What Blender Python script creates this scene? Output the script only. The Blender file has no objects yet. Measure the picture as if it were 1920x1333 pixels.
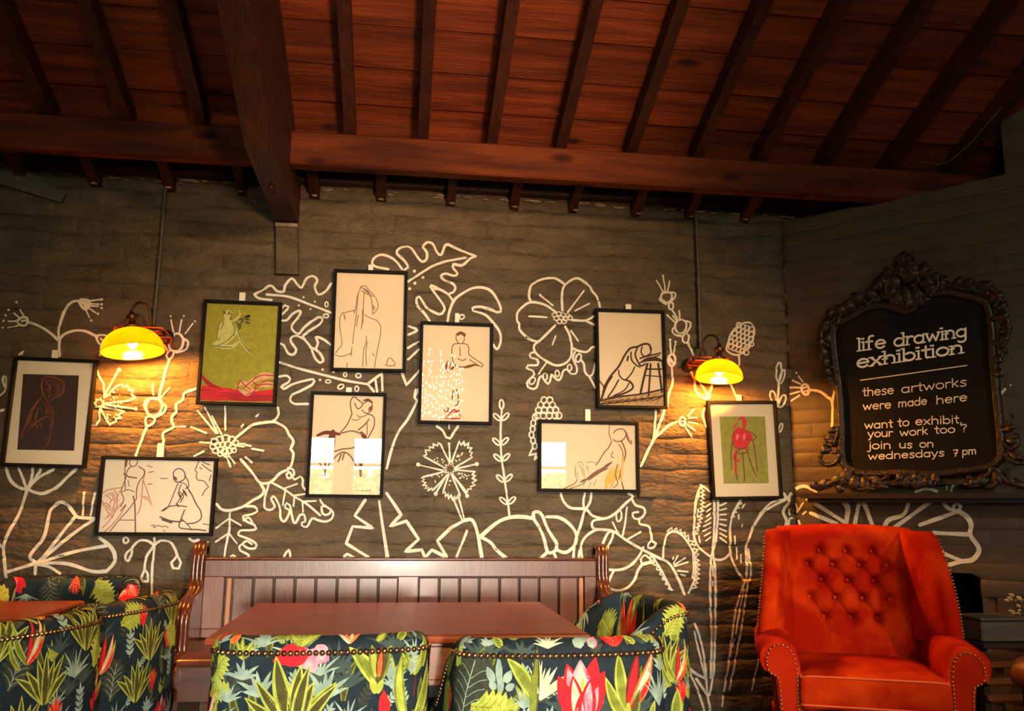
import bpy, math, random
import numpy as np
random.seed(7)
# ---------------------------------------------------------------- camera
F_PX = 1600.0
PITCH = math.radians(10.2); YAW = math.radians(7.5); ROLL = math.atan(.0096)
CAM = np.array([0.0, -4.1, 1.15])
FW = np.array([math.sin(YAW)*math.cos(PITCH), math.cos(YAW)*math.cos(PITCH), math.sin(PITCH)])
_r0 = np.array([math.cos(YAW), -math.sin(YAW), 0.]); _u0 = np.cross(_r0, FW)
RT = _r0*math.cos(ROLL) + _u0*math.sin(ROLL); UP = _u0*math.cos(ROLL) - _r0*math.sin(ROLL)
sc = bpy.context.scene
from mathutils import Matrix, Vector
cd = bpy.data.cameras.new('camera'); cam = bpy.data.objects.new('camera', cd); sc.collection.objects.link(cam)
cam.matrix_world = Matrix(((RT[0], UP[0], -FW[0], CAM[0]), (RT[1], UP[1], -FW[1], CAM[1]), (RT[2], UP[2], -FW[2], CAM[2]), (0, 0, 0, 1)))
cd.sensor_width = 36; cd.lens = F_PX/1920*36; cd.clip_start = .05
sc.camera = cam
# ---------------------------------------------------------------- exposure, world, lights
sc.view_settings.view_transform = 'Standard'; sc.view_settings.look = 'None'
sc.view_settings.gamma = 1; sc.view_settings.use_curve_mapping = False
sc.view_settings.exposure = 1.8
w = bpy.data.worlds.new('sky'); sc.world = w; w.use_nodes = True
bg = w.node_tree.nodes['Background']; bg.inputs[0].default_value = (.55, .75, 1, 1); bg.inputs[1].default_value = 3.0
def area(name, loc, to, sx, sy, power, col):
    l = bpy.data.lights.new(name, 'AREA'); l.shape = 'RECTANGLE'; l.size = sx; l.size_y = sy; l.energy = power; l.color = col
    o = bpy.data.objects.new(name, l); sc.collection.objects.link(o); o.location = loc
    o.rotation_euler = (Vector(to)-Vector(loc)).to_track_quat('-Z', 'Y').to_euler(); return o
def spot(name, loc, to, power, col, deg, blend=1., r=.1):
    l = bpy.data.lights.new(name, 'SPOT'); l.energy = power; l.color = col; l.spot_size = math.radians(deg); l.spot_blend = blend; l.shadow_soft_size = r
    o = bpy.data.objects.new(name, l); sc.collection.objects.link(o); o.location = loc
    o.rotation_euler = (Vector(to)-Vector(loc)).to_track_quat('-Z', 'Y').to_euler(); return o
def point(name, loc, power, col, r=.05):
    l = bpy.data.lights.new(name, 'POINT'); l.energy = power; l.color = col; l.shadow_soft_size = r
    o = bpy.data.objects.new(name, l); sc.collection.objects.link(o); o.location = loc; return o
WINDOWS = [(-1.95, -.85), (-.65, .35), (1.45, 2.45), (4.25, 4.95)]   # openings in the wall behind the viewer
WZ = (.95, 2.15)
for a, b in WINDOWS:
    area('daylight', ((a+b)/2, -8.42, 1.93), ((a+b)/2, 0, .9), b-a, .50, 7*(b-a), (1., .95, .86))
s = bpy.data.lights.new('sun', 'SUN'); s.energy = 32; s.angle = .05; so = bpy.data.objects.new('sun', s); sc.collection.objects.link(so)
so.rotation_euler = (math.radians(-38), math.radians(12), 0); s.color = (1, .95, .8)
spot('ceiling_wash', (1.1, -5.2, 1.5), (.2, -.85, 2.97), 230, (1., .58, .32), 31, 1., .25)  # added spot without a fixture, brightens the middle of the ceiling
spot('wall_wash', (1.72, -6.2, 3.0), (.08, 0, 1.1), 380, (1., .62, .30), 42, 1., .2)  # added unseen spot, warms the wall and the drawings
spot('low_wash', (.1, -7.4, .95), (.0, 0, .70), 490, (1., .93, .78), 31, 1., .15)  # added low spot behind the viewer, no fixture, lifts the lower wall
spot('chair_wash', (3.08, -5.15, 2.9), (1.9, -.85, 1.15), 108, (1., .76, .50), 35, 1., .07)  # added spot, no real fitting, brightens the armchair and chimney breast
# ---------------------------------------------------------------- pixel to place
def ray(x, y):
    d = FW*F_PX + RT*(x-960) - UP*(y-666.5); return d/np.linalg.norm(d)
def onY(x, y, Y=0.):
    d = ray(x, y); return CAM + d*((Y-CAM[1])/d[1])
def onX(x, y, X):
    d = ray(x, y); return CAM + d*((X-CAM[0])/d[0])
def onZ(x, y, Z):
    d = ray(x, y); return CAM + d*((Z-CAM[2])/d[2])
CX = 1.97                                             # the corner where the chimney breast starts
CD = np.array([math.sqrt(.5), -math.sqrt(.5), 0]); CN = np.array([-math.sqrt(.5), -math.sqrt(.5), 0])
CO = np.array([CX, 0, 0.])
def onC(x, y, off=0.):                                # point on the chimney breast plane: distance along, height
    d = ray(x, y); p = CAM + d*(((CO+CN*off-CAM)@CN)/(d@CN)); return float((p-CO)@CD), float(p[2])
# ---------------------------------------------------------------- mesh builder
class MB:
    def __init__(s): s.v = []; s.f = []; s.m = []
    def quadgrid(s, P, m=0, closeu=False, closev=False):   # P[i][j] points
        n = len(P); k = len(P[0]); b = len(s.v)
        for r in P:
            for p in r: s.v.append((float(p[0]), float(p[1]), float(p[2])))
        for i in range(n if closeu else n-1):
            for j in range(k if closev else k-1):
                i2 = (i+1) % n; j2 = (j+1) % k
                s.f.append((b+i*k+j, b+i2*k+j, b+i2*k+j2, b+i*k+j2)); s.m.append(m)
        return b
    def poly(s, pts, m=0):
        b = len(s.v); s.v += [tuple(map(float, p)) for p in pts]; s.f.append(tuple(range(b, b+len(pts)))); s.m.append(m)
    def hexa(s, c, m=0):                                   # eight corners: bottom four, top four
        b = len(s.v); s.v += [tuple(map(float, p)) for p in c]
        for q in ((3,2,1,0),(4,5,6,7),(0,1,5,4),(1,2,6,5),(2,3,7,6),(3,0,4,7)): s.f.append(tuple(b+i for i in q)); s.m.append(m)
    def box(s, x0, x1, y0, y1, z0, z1, m=0, bev=0.):
        if bev <= 0:
            s.hexa([(x0,y0,z0),(x1,y0,z0),(x1,y1,z0),(x0,y1,z0),(x0,y0,z1),(x1,y0,z1),(x1,y1,z1),(x0,y1,z1)], m); return
        lv = [(z0, bev), (z0+bev, 0), (z1-bev, 0), (z1, bev)]; R = []
        for z, i in lv:
            c = bev
            a0, a1, b0, b1 = x0+i, x1-i, y0+i, y1-i
            R.append([(a0+c,b0,z),(a1-c,b0,z),(a1,b0+c,z),(a1,b1-c,z),(a1-c,b1,z),(a0+c,b1,z),(a0,b1-c,z),(a0,b0+c,z)])
        b = s.quadgrid(R, m, closev=True)
        s.f.append(tuple(b+7-i for i in range(8))); s.m.append(m); s.f.append(tuple(b+24+i for i in range(8))); s.m.append(m)
    def tube(s, pts, r, m=0, n=8, cap=True):
        pts = [np.array(p, float) for p in pts]; R = []
        rr = r if hasattr(r, '__len__') else [r]*len(pts)
        ref = np.array([0, 0, 1.]); 
        t0 = pts[1]-pts[0]; t0 /= np.linalg.norm(t0)+1e-12
        if abs(t0[2]) > .9: ref = np.array([0, 1., 0])
        a = np.cross(t0, ref); a /= np.linalg.norm(a)
        for i, p in enumerate(pts):
            t = pts[min(i+1, len(pts)-1)]-pts[max(i-1, 0)]; t = t/(np.linalg.norm(t)+1e-12)
            a = a-t*(a@t); a /= np.linalg.norm(a)+1e-12; b2 = np.cross(t, a)
            R.append([p+(a*math.cos(q)+b2*math.sin(q))*rr[i] for q in [2*math.pi*j/n for j in range(n)]])
        b = s.quadgrid(R, m, closev=True)
        if cap:
            s.f.append(tuple(b+n-1-i for i in range(n))); s.m.append(m)
            e = b+(len(pts)-1)*n; s.f.append(tuple(e+i for i in range(n))); s.m.append(m)
    def lathe(s, prof, c=(0,0,0), m=0, n=24, axis=None):      # prof (r,z); axis = (ex,ey,ez)
        ex, ey, ez = axis or (np.array([1.,0,0]), np.array([0,1.,0]), np.array([0,0,1.])); c = np.array(c, float)
        s.quadgrid([[c+(ex*math.cos(q)+ey*math.sin(q))*r+ez*z for q in [2*math.pi*j/n for j in range(n)]] for r, z in prof], m, closev=True)
    def ball(s, c, r, m=0, n=8, k=5, sc=(1,1,1), axis=None):
        ex, ey, ez = axis or (np.array([1.,0,0]), np.array([0,1.,0]), np.array([0,0,1.])); c = np.array(c, float); R = []
        for i in range(k+1):
            a = math.pi*i/k-math.pi/2; rr = max(math.cos(a), .02)
            R.append([c+ex*(r*sc[0]*rr*math.cos(q))+ey*(r*sc[1]*rr*math.sin(q))+ez*(r*sc[2]*math.sin(a)) for q in [2*math.pi*j/n for j in range(n)]])
        s.quadgrid(R, m, closev=True)
    def sweep(s, prof, y0, y1, m=0, axis='y'):              # closed profile (a,b) pushed along an axis
        def P(a, b, t): return {'y': (a, t, b), 'x': (t, a, b), 'z': (a, b, t)}[axis]
        b0 = s.quadgrid([[P(a, b, y0) for a, b in prof], [P(a, b, y1) for a, b in prof]], m, closev=True); n = len(prof)
        s.f.append(tuple(b0+i for i in range(n))); s.m.append(m); s.f.append(tuple(b0+2*n-1-i for i in range(n))); s.m.append(m)
    def build(s, name, mats, parent=None, origin=(0,0,0), smooth=False, label=None, kind=None, fix=True):
        me = bpy.data.meshes.new(name); o = np.array(origin, float)
        me.from_pydata([tuple(np.array(v)-o) for v in s.v], [], s.f)
        if not isinstance(mats, (list, tuple)): mats = [mats]
        for m in mats: me.materials.append(m)
        me.polygons.foreach_set('material_index', s.m)
        if smooth: me.polygons.foreach_set('use_smooth', [True]*len(s.f))
        if fix:
            import bmesh
            bm = bmesh.new(); bm.from_mesh(me); bmesh.ops.recalc_face_normals(bm, faces=bm.faces); bm.to_mesh(me); bm.free()
        if smooth == 2: me.set_sharp_from_angle(angle=math.radians(40))
        me.update()
        ob = bpy.data.objects.new(name, me); sc.collection.objects.link(ob)
        if parent is not None: ob.parent = parent
        else: ob.location = origin
        if label: ob['label'] = label
        if kind: ob['kind'] = kind
        return ob
def empty(name, loc=(0,0,0), rz=0, label=None, cat=None, group=None, kind=None, parent=None):
    o = bpy.data.objects.new(name, None); sc.collection.objects.link(o); o.location = tuple(map(float, loc)); o.rotation_euler = (0, 0, rz); o.empty_display_size = .05
    tag(o, label, cat, group, kind)
    if parent: o.parent = parent
    return o
def tag(o, label=None, cat=None, group=None, kind=None):
    for k, v in (('label', label), ('category', cat), ('group', group), ('kind', kind)):
        if v: o[k] = v
    return o
# ---------------------------------------------------------------- materials
def mat(name, c1, c2=None, rough=.6, scale=8., stretch=(1,1,1), bump=0., bscale=40., metal=0., spec=.5, sheen=0., coat=0., rand=0., knots=0., fac=(.35,.65), coord='Object', detail=4., dist=.02):
    m = bpy.data.materials.new(name); m.use_nodes = True; nt = m.node_tree; N = nt.nodes; L = nt.links; b = N['Principled BSDF']
    b.inputs['Roughness'].default_value = rough; b.inputs['Metallic'].default_value = metal; b.inputs['Specular IOR Level'].default_value = spec
    b.inputs['Coat Weight'].default_value = coat; b.inputs['Coat Roughness'].default_value = .15
    if sheen: b.inputs['Sheen Weight'].default_value = sheen; b.inputs['Sheen Roughness'].default_value = .35; b.inputs['Sheen Tint'].default_value = (*[min(1, x*1.3+.006) for x in c1], 1)
    tc = N.new('ShaderNodeTexCoord'); mp = N.new('ShaderNodeMapping'); mp.inputs['Scale'].default_value = stretch; L.new(tc.outputs[coord], mp.inputs[0])
    vec = mp.outputs[0]
    if rand:
        oi = N.new('ShaderNodeObjectInfo'); ad = N.new('ShaderNodeVectorMath'); ad.operation = 'ADD'; ml = N.new('ShaderNodeMath'); ml.operation = 'MULTIPLY'; ml.inputs[1].default_value = 37.
        L.new(oi.outputs['Random'], ml.inputs[0]); L.new(mp.outputs[0], ad.inputs[0]); L.new(ml.outputs[0], ad.inputs[1]); vec = ad.outputs[0]
    n = N.new('ShaderNodeTexNoise'); n.inputs['Scale'].default_value = scale; n.inputs['Detail'].default_value = detail; L.new(vec, n.inputs[0])
    r = N.new('ShaderNodeValToRGB'); r.color_ramp.elements[0].position = fac[0]; r.color_ramp.elements[1].position = fac[1]
    r.color_ramp.elements[0].color = (*c1, 1); r.color_ramp.elements[1].color = (*(c2 or c1), 1); L.new(n.outputs[0], r.inputs[0]); col = r.outputs[0]
    if knots:
        v = N.new('ShaderNodeTexVoronoi'); v.inputs['Scale'].default_value = 1.; mk = N.new('ShaderNodeMapping'); mk.inputs['Scale'].default_value = (2.3, 5.5, 5.5)
        L.new(tc.outputs[coord], mk.inputs[0])
        if rand:
            a2 = N.new('ShaderNodeVectorMath'); a2.operation = 'ADD'; L.new(mk.outputs[0], a2.inputs[0]); L.new(ml.outputs[0], a2.inputs[1]); L.new(a2.outputs[0], v.inputs[0])
        else: L.new(mk.outputs[0], v.inputs[0])
        rk = N.new('ShaderNodeValToRGB'); rk.color_ramp.elements[0].position = .07; rk.color_ramp.elements[1].position = .17; rk.color_ramp.elements[0].color = (knots, knots, knots, 1); rk.color_ramp.elements[1].color = (1, 1, 1, 1)
        L.new(v.outputs['Distance'], rk.inputs[0]); mx = N.new('ShaderNodeMix'); mx.data_type = 'RGBA'; mx.blend_type = 'MULTIPLY'; mx.inputs[0].default_value = 1
        L.new(col, mx.inputs[6]); L.new(rk.outputs[0], mx.inputs[7]); col = mx.outputs[2]
    if rand:
        hs = N.new('ShaderNodeHueSaturation'); mr = N.new('ShaderNodeMapRange'); mr.inputs[3].default_value = 1-rand; mr.inputs[4].default_value = 1+rand
        L.new(oi.outputs['Random'], mr.inputs[0]); L.new(mr.outputs[0], hs.inputs['Value']); L.new(col, hs.inputs['Color']); col = hs.outputs[0]
    L.new(col, b.inputs['Base Color'])
    if bump:
        n2 = N.new('ShaderNodeTexNoise'); n2.inputs['Scale'].default_value = bscale; n2.inputs['Detail'].default_value = 5; L.new(vec, n2.inputs[0])
        bp = N.new('ShaderNodeBump'); bp.inputs['Strength'].default_value = bump; bp.inputs['Distance'].default_value = dist; L.new(n2.outputs[0], bp.inputs['Height']); L.new(bp.outputs[0], b.inputs['Normal'])
    return m
def glow(name, col, st):
    m = bpy.data.materials.new(name); m.use_nodes = True; b = m.node_tree.nodes['Principled BSDF']
    b.inputs['Base Color'].default_value = (*col, 1); b.inputs['Emission Color'].default_value = (*col, 1); b.inputs['Emission Strength'].default_value = st; return m
def glass_mat(name, tint=(1, 1, 1), rough=.0, ior=1.5):
    m = bpy.data.materials.new(name); m.use_nodes = True; nt = m.node_tree; N = nt.nodes; L = nt.links; N.remove(N['Principled BSDF'])
    t = N.new('ShaderNodeBsdfTransparent'); t.inputs[0].default_value = (*tint, 1); g = N.new('ShaderNodeBsdfGlossy'); g.inputs['Roughness'].default_value = rough
    f = N.new('ShaderNodeFresnel'); f.inputs[0].default_value = ior; x = N.new('ShaderNodeMixShader'); L.new(f.outputs[0], x.inputs[0]); L.new(t.outputs[0], x.inputs[1]); L.new(g.outputs[0], x.inputs[2]); L.new(x.outputs[0], N['Material Output'].inputs[0]); return m
M = {}
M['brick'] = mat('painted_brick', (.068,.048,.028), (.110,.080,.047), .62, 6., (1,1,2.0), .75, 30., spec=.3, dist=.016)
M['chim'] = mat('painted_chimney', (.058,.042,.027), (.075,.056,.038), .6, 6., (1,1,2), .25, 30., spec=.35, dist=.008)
M['mural'] = mat('mural_paint', (.74,.70,.60), (.64,.60,.50), .6, 30., spec=.3)
M['plaster'] = mat('broken_plaster', (.35,.28,.20), (.12,.09,.06), .8, 20., bump=.5)
M['plank'] = mat('roof_board', (.22,.042,.011), (.10,.018,.006), .62, 3.2, (.6,7,7), .35, 14., rand=.28, knots=.16, spec=.3)
M['rafter'] = mat('rafter_wood', (.055,.014,.006), (.030,.008,.004), .6, 5., (6,.8,6), .35, 12., rand=.2, spec=.3)
M['purlin'] = mat('purlin_wood', (.15,.032,.009), (.055,.012,.005), .65, 2.6, (.7,6,6), .3, 12., knots=.3, spec=.12)
M['darkwood'] = mat('dark_wood', (.03,.012,.007), (.015,.007,.005), .5, 6., bump=.2)
M['mahog'] = mat('mahogany', (.105,.026,.012), (.060,.015,.008), .28, 4., (9,9,.9), .04, 30., spec=.6, coat=.35, rand=.1)
M['mahogx'] = mat('mahogany_long', (.12,.032,.017), (.075,.019,.010), .30, 4., (.9,9,9), .04, 30., spec=.6, coat=.4)
M['pewboard'] = mat('pew_board', (.165,.060,.040), (.115,.039,.025), .36, 4., (9,9,.8), .05, 30., spec=.6, coat=.45, rand=.12)
M['strip'] = mat('pale_strip', (.46,.20,.09), (.38,.15,.07), .4, 5., (9,9,.8))
M['tabletop'] = mat('table_top', (.25,.052,.015), (.14,.027,.008), .36, 3., (.8,10,10), .03, 20., spec=.12)
M['apron'] = mat('table_apron', (.22,.075,.025), (.13,.042,.014), .35, 3., (.8,10,10), coat=.3)
M['black'] = mat('black_frame', (.006,.005,.005), (.008,.007,.006), .6, spec=.08)
M['paper'] = mat('cream_paper', (.70,.60,.46), (.74,.64,.50), .8, 3.)
M['buff'] = mat('buff_paper', (.64,.50,.34), (.68,.54,.38), .8, 3.)
M['matboard'] = mat('mount_board', (.74,.62,.46), (.72,.60,.44), .8, 3.)
M['tab'] = mat('white_tab', (.75,.70,.60), None, .6)
M['pane'] = glass_mat('picture_glass')
M['conduit'] = mat('painted_pipe', (.075,.06,.045), None, .5)
M['bronze'] = mat('bronze', (.10,.045,.022), (.05,.02,.012), .38, metal=.7)
M['copper'] = mat('copper', (.50,.14,.06), (.35,.08,.03), .35, metal=.6)
M['brass'] = mat('nail_brass', (.32,.20,.11), (.14,.085,.05), .3, 60., metal=.9)
M['carved'] = mat('carved_walnut', (.022,.009,.005), (.008,.005,.003), .42, 22., bump=.4, bscale=60., spec=.35, coat=.1)
M['board'] = mat('blackboard', (.005,.004,.0035), (.007,.006,.005), .7, spec=.12)
M['chalk'] = mat('chalk_paint', (.88,.82,.72), None, .7)
M['chalk2'] = mat('chalk_line', (.70,.64,.55), None, .7)
M['mantel'] = mat('mantel_wood', (.022,.012,.009), (.012,.008,.006), .4, 6., (1,9,9), coat=.3)
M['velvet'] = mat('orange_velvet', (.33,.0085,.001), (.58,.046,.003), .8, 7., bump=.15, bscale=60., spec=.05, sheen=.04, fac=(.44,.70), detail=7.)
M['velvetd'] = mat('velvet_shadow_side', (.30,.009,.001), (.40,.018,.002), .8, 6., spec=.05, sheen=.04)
M['piping'] = mat('velvet_piping', (.70,.09,.02), None, .6, sheen=.3)
M['soot'] = mat('soot', (.006,.005,.005), None, .9)
M['leather'] = mat('tan_leather', (.30,.085,.03), (.22,.05,.02), .45, 6., bump=.1)
M['floor'] = mat('floor_boards', (.05,.025,.015), (.03,.016,.010), .45, 3., (.6,6,1))
M['roomwall'] = mat('far_wall_paint', (.10,.085,.065), (.12,.10,.08), .7, 3.)
M['hedge'] = mat('hedge_leaf', (.06,.15,.02), (.16,.28,.05), .6, 9.)
M['winframe'] = mat('window_paint', (.45,.42,.36), None, .5)
M['legwood'] = mat('chair_leg', (.02,.01,.007), None, .4)
M['trimgrey'] = mat('grey_timber', (.060,.048,.034), (.080,.066,.048), .6, 6., (1,1,5), .2)
# ---------------------------------------------------------------- brickwork as a height field split into bricks
_rt = np.random.RandomState(3).rand(4096)
def _h(i, j): return _rt[(i*73+j*151+(i*j)*7) & 4095]
def vnoise(x, y):
    i = math.floor(x); j = math.floor(y); a = x-i; b = y-j; a = a*a*(3-2*a); b = b*b*(3-2*b)
    return (_h(i, j)*(1-a)+_h(i+1, j)*a)*(1-b)+(_h(i, j+1)*(1-a)+_h(i+1, j+1)*a)*b-.5
class Bricks:
    FU = (0, .045, .2, .4, .6, .8, .955, 1); FV = (0, .14, .38, .64, .86, 1)
    def __init__(s, O, D, N, L, H, bl, bh, amp, proud, joint, warp, seed):
        s.O = np.array(O, float); s.D = np.array(D, float); s.N = np.array(N, float); s.L, s.H, s.bl, s.bh, s.amp, s.proud, s.joint, s.wp, s.seed = L, H, bl, bh, amp, proud, joint, warp, seed
    def warp(s, u, v): return s.wp*(vnoise(u*3.1+s.seed, v*5)+.6*vnoise(u*9+s.seed, v*9))
    def cell(s, u, v, c, b, i, j):
        if j in (0, 5): return -s.joint*(.4+1.1*_h(c+(j == 5), int(u*9)))+.4*s.amp*vnoise(u*9, c+(j == 5))
        if i in (0, 7): return -s.joint*.35+s.amp*(vnoise(u*7+s.seed, v*26+c*.7)+.7*vnoise(u*21, v*50+s.seed))*.8
        e = .75 if (i in (1, 6) or j in (1, 4)) else 1.
        return e*(s.proud*(_h(c+11, b+5)-.35)+s.amp*(vnoise(u*7+s.seed, v*26+c*.7)+.7*vnoise(u*21, v*50+s.seed)))
    def off(s, c): return (-.5*s.bl if c % 2 else 0.)-.06*s.bl*_h(c, 9)
    def brick_uv(s, c, b): u0 = s.off(c)+b*s.bl; return u0, c*s.bh
    def grid(s, c, b):
        u0, v0 = s.brick_uv(c, b); G = []
        for i, fu in enumerate(s.FU):
            r = []
            for j, fv in enumerate(s.FV):
                u = u0+fu*s.bl; v = v0+fv*s.bh; h = s.cell(u, v, c, b, i, j); uu = min(max(u, 0), s.L)
                r.append(s.O+s.D*uu+np.array([0, 0, 1.])*(v+s.warp(u, v))+s.N*h)
            G.append(r)
        return G
    def h(s, u, v):
        v2 = v-s.warp(u, v); c = int(math.floor(v2/s.bh)); b = int(math.floor((u-s.off(c))/s.bl)); u0, v0 = s.brick_uv(c, b)
        fu = (u-u0)/s.bl; fv = (v2-v0)/s.bh
        i = max(k for k in range(7) if s.FU[k] <= max(fu, 0)); j = max(k for k in range(5) if s.FV[k] <= max(fv, 0))
        a = (fu-s.FU[i])/(s.FU[i+1]-s.FU[i]); q = (fv-s.FV[j])/(s.FV[j+1]-s.FV[j])
        H = lambda ii, jj: s.cell(u0+s.FU[ii]*s.bl, v0+s.FV[jj]*s.bh, c, b, ii, jj)
        return (H(i, j)*(1-a)+H(i+1, j)*a)*(1-q)+(H(i, j+1)*(1-a)+H(i+1, j+1)*a)*q
    def P(s, u, v, lift=0.): return s.O+s.D*u+np.array([0, 0, 1.])*v+s.N*(s.h(u, v)+lift)
    def trim(s, G, hole):
        cu = sum(float((q-s.O)@s.D) for r in G for q in r)/48; cv = sum(float(q[2]-s.O[2]) for r in G for q in r)/48
        for r in G:
            for k, q in enumerate(r):
                u = float((q-s.O)@s.D); v = q[2]
                if hole[0] < u < hole[1] and v < hole[2]:
                    if cv > hole[2]: r[k] = q+np.array([0, 0, hole[2]-v])
                    elif cu < hole[0]: r[k] = q+s.D*(hole[0]-u)
                    elif cu > hole[1]: r[k] = q+s.D*(hole[1]-u)
        return G
    def build(s, parent, m, part_courses, part_u, hole=None):
        stuff = MB(); n = 0
        for c in range(int(s.H/s.bh)+1):
            for b in range(-1, int(s.L/s.bl)+2):
                u0, v0 = s.brick_uv(c, b)
                if u0+s.bl < .02 or u0 > s.L-.02 or v0 >= s.H-.01: continue
                if hole and hole[0] < u0+s.bl/2 < hole[1] and v0+s.bh/2 < hole[2]-.002: continue
                G = s.grid(c, b)
                if hole: G = s.trim(G, hole)
                if part_courses[0] <= c <= part_courses[1] and part_u[0] <= u0 <= part_u[1]:
                    mb = MB(); mb.quadgrid(G); mb.build('brick', m, parent, smooth=True, fix=False); n += 1
                else: stuff.quadgrid(G)
        stuff.build('brickwork', m, parent, smooth=True, kind='stuff', fix=False)
        return n
X0 = -2.45
WALL = Bricks((X0, 0, 0), (1, 0, 0), (0, -1, 0), CX-X0, 2.70, .228, .0755, .012, .005, .007, .030, 2.2)
CHIM = Bricks(CO, CD, CN, 1.75, 2.62, .215, .072, .003, .003, .0035, .004, 8.1)
wall_back = empty('wall_back', kind='structure')
print('bricks', WALL.build(wall_back, M['brick'], (14, 28), (-1, 9)))
mb = MB(); mb.box(X0-.6, 3.36, .012, .14, -.02, 2.9); mb.build('wall_core', M['brick'], wall_back)
# chimney breast across the corner
wall_right = empty('wall_right', kind='structure')
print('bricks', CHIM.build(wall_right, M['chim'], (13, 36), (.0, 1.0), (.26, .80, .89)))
def cb(s0, s1, d0, d1, z0, z1):                     # box in chimney space: along, out of the face, height
    P = lambda s, d, z: CO+CD*s+CN*d+np.array([0, 0, z])
    return [P(s0,d0,z0), P(s1,d0,z0), P(s1,d1,z0), P(s0,d1,z0), P(s0,d0,z1), P(s1,d0,z1), P(s1,d1,z1), P(s0,d1,z1)]
mb = MB()
mb.hexa(cb(-.2, .30, -.012, -.5, 0, 2.61)); mb.hexa(cb(.80, 1.75, -.012, -.5, 0, 2.61)); mb.hexa(cb(.30, .80, -.012, -.5, .89, 2.61))
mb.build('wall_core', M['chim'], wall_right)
mb = MB(); P = cb(0, 1.75, -.3, .008, 2.60, 2.63); P[5] += (0,0,.075); P[6] += (0,0,.075); P[1] += (0,0,.0); mb.hexa(P); mb.build('capping', M['chim'], wall_right)
mb = MB(); mb.hexa(cb(.26, .82, -.46, -.5, 0, .92)); mb.hexa(cb(.26, .30, -.02, -.48, 0, .9)); mb.hexa(cb(.80, .84, -.02, -.48, 0, .9)); mb.hexa(cb(.26, .84, -.02, -.48, .885, .92)); mb.build('fireplace_opening', M['soot'], wall_right)
# walls beyond
wall_gable = MB(); wall_gable.box(3.15, 3.35, -8.2, .1, 0, 4.4); wall_gable.build('wall_east', M['chim'], kind='structure')
mb = MB(); mb.box(X0-.15, X0, -8.2, .1, 0, 4.4); mb.build('wall_left', M['roomwall'], kind='structure')
mb = MB()
xs = [X0-.1]+[q for w_ in WINDOWS[:3] for q in w_]+[5.6]
WIN = [q for q in WINDOWS if q[1] < 3.1]
xs = [X0-.1]+[q for w_ in WIN for q in w_]+[3.3]
for i in range(0, len(xs), 2): mb.box(xs[i], xs[i+1], -8.3, -8.1, 0, 3.2)
for a, b in WIN: mb.box(a, b, -8.3, -8.1, 0, WZ[0]); mb.box(a, b, -8.3, -8.1, WZ[1], 3.2)
mb.build('wall_front', M['roomwall'], kind='structure')
for k, (a, b) in enumerate(WIN):
    e = empty('window_%d' % (k+1), ((a+b)/2, -8.2, WZ[0]), kind='structure'); o = ((a+b)/2, -8.2, WZ[0])
    f = MB()
    for x in (a, (a+b)/2-.02, b-.04): f.box(x, x+.04, -8.22, -8.17, WZ[0], WZ[1])
    for z in (WZ[0], 1.72, WZ[1]-.04): f.box(a, b, -8.22, -8.17, z, z+.04)
    f.build('window_frame', M['winframe'], e, o)
    g = MB(); g.box(a, b, -8.2, -8.196, WZ[0], WZ[1]); g.build('pane', M['pane'], e, o)
mb = MB(); mb.box(X0-.2, 3.4, -8.3, .2, -.1, 0); mb.build('floor', M['floor'], kind='structure')
# hedge outside the windows
hd = MB(); rr = random.Random(5)
for i in range(9000):
    c = np.array([rr.uniform(-5.5, 5.5), -11.2-rr.uniform(0, .25), rr.uniform(0, 1.95+.3*math.sin(i))]); a = rr.uniform(0, 6.28); r = rr.uniform(.05, .10)
    d1 = np.array([math.cos(a), .3*math.sin(3*a), math.sin(a)])*r; d2 = np.array([-math.sin(a), .4, math.cos(a)])*r*.5
    hd.poly([c-d1, c-d2, c+d1, c+d2])
tag(hd.build('hedge', M['hedge'], fix=False, kind='stuff'), 'green leafy hedge outside the windows, seen only as a reflection in the picture glass', 'hedge')
# ---------------------------------------------------------------- roof
TP = math.tan(math.radians(20.6)); CP = math.cos(math.radians(20.6)); SP = math.sin(math.radians(20.6))
ZR = 2.66                                               # underside of the rafters at the wall
ceiling = empty('ceiling', (0, 0, ZR), kind='structure')
def RP(x, l, h): return np.array([x, .12-l*CP, ZR-.12*TP+l*SP])+np.array([0, SP, CP])*h     # l up the slope, h square to it
def rbox(mb, x0, x1, l0, l1, h0, h1):
    mb.hexa([RP(x0,l0,h0), RP(x1,l0,h0), RP(x1,l1,h0), RP(x0,l1,h0), RP(x0,l0,h1), RP(x1,l0,h1), RP(x1,l1,h1), RP(x0,l1,h1)])
LT = 4.6; xl = X0-.15; xr = 3.35; rr = random.Random(11)
PL0 = (.12+.505)/CP-.214*3; k = 0; l = PL0+.002
while l < LT:
    cuts = [xl]+[q+rr.uniform(-.0, .0)+.327*rr.choice((0, 1, 2)) for q in (-.60, 1.05)]+[xr]
    for a, b in zip(cuts[:-1], cuts[1:]):
        mb = MB(); t = rr.uniform(0, .004); l1 = min(l+.214-rr.uniform(.006, .011), LT)
        c = RP((a+b)/2, l+.107, .09)
        mb.hexa([RP(a+.001,l,.082+t), RP(b-.001,l,.082+t), RP(b-.001,l1,.094+t), RP(a+.001,l1,.094+t), RP(a+.001,l,.11), RP(b-.001,l,.11), RP(b-.001,l1,.112), RP(a+.001,l1,.112)])
        ob = mb.build('ceiling_plank', M['plank'], ceiling, (0, 0, ZR))
    l += .214
mb = MB(); rbox(mb, xl, xr, -.1, LT, .115, .16); mb.build('roof_light_block', M['darkwood'], ceiling, (0, 0, ZR))  # unseen solid layer over the planks, added to block light
mb = MB(); zr = RP(0, LT, 0)
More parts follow.
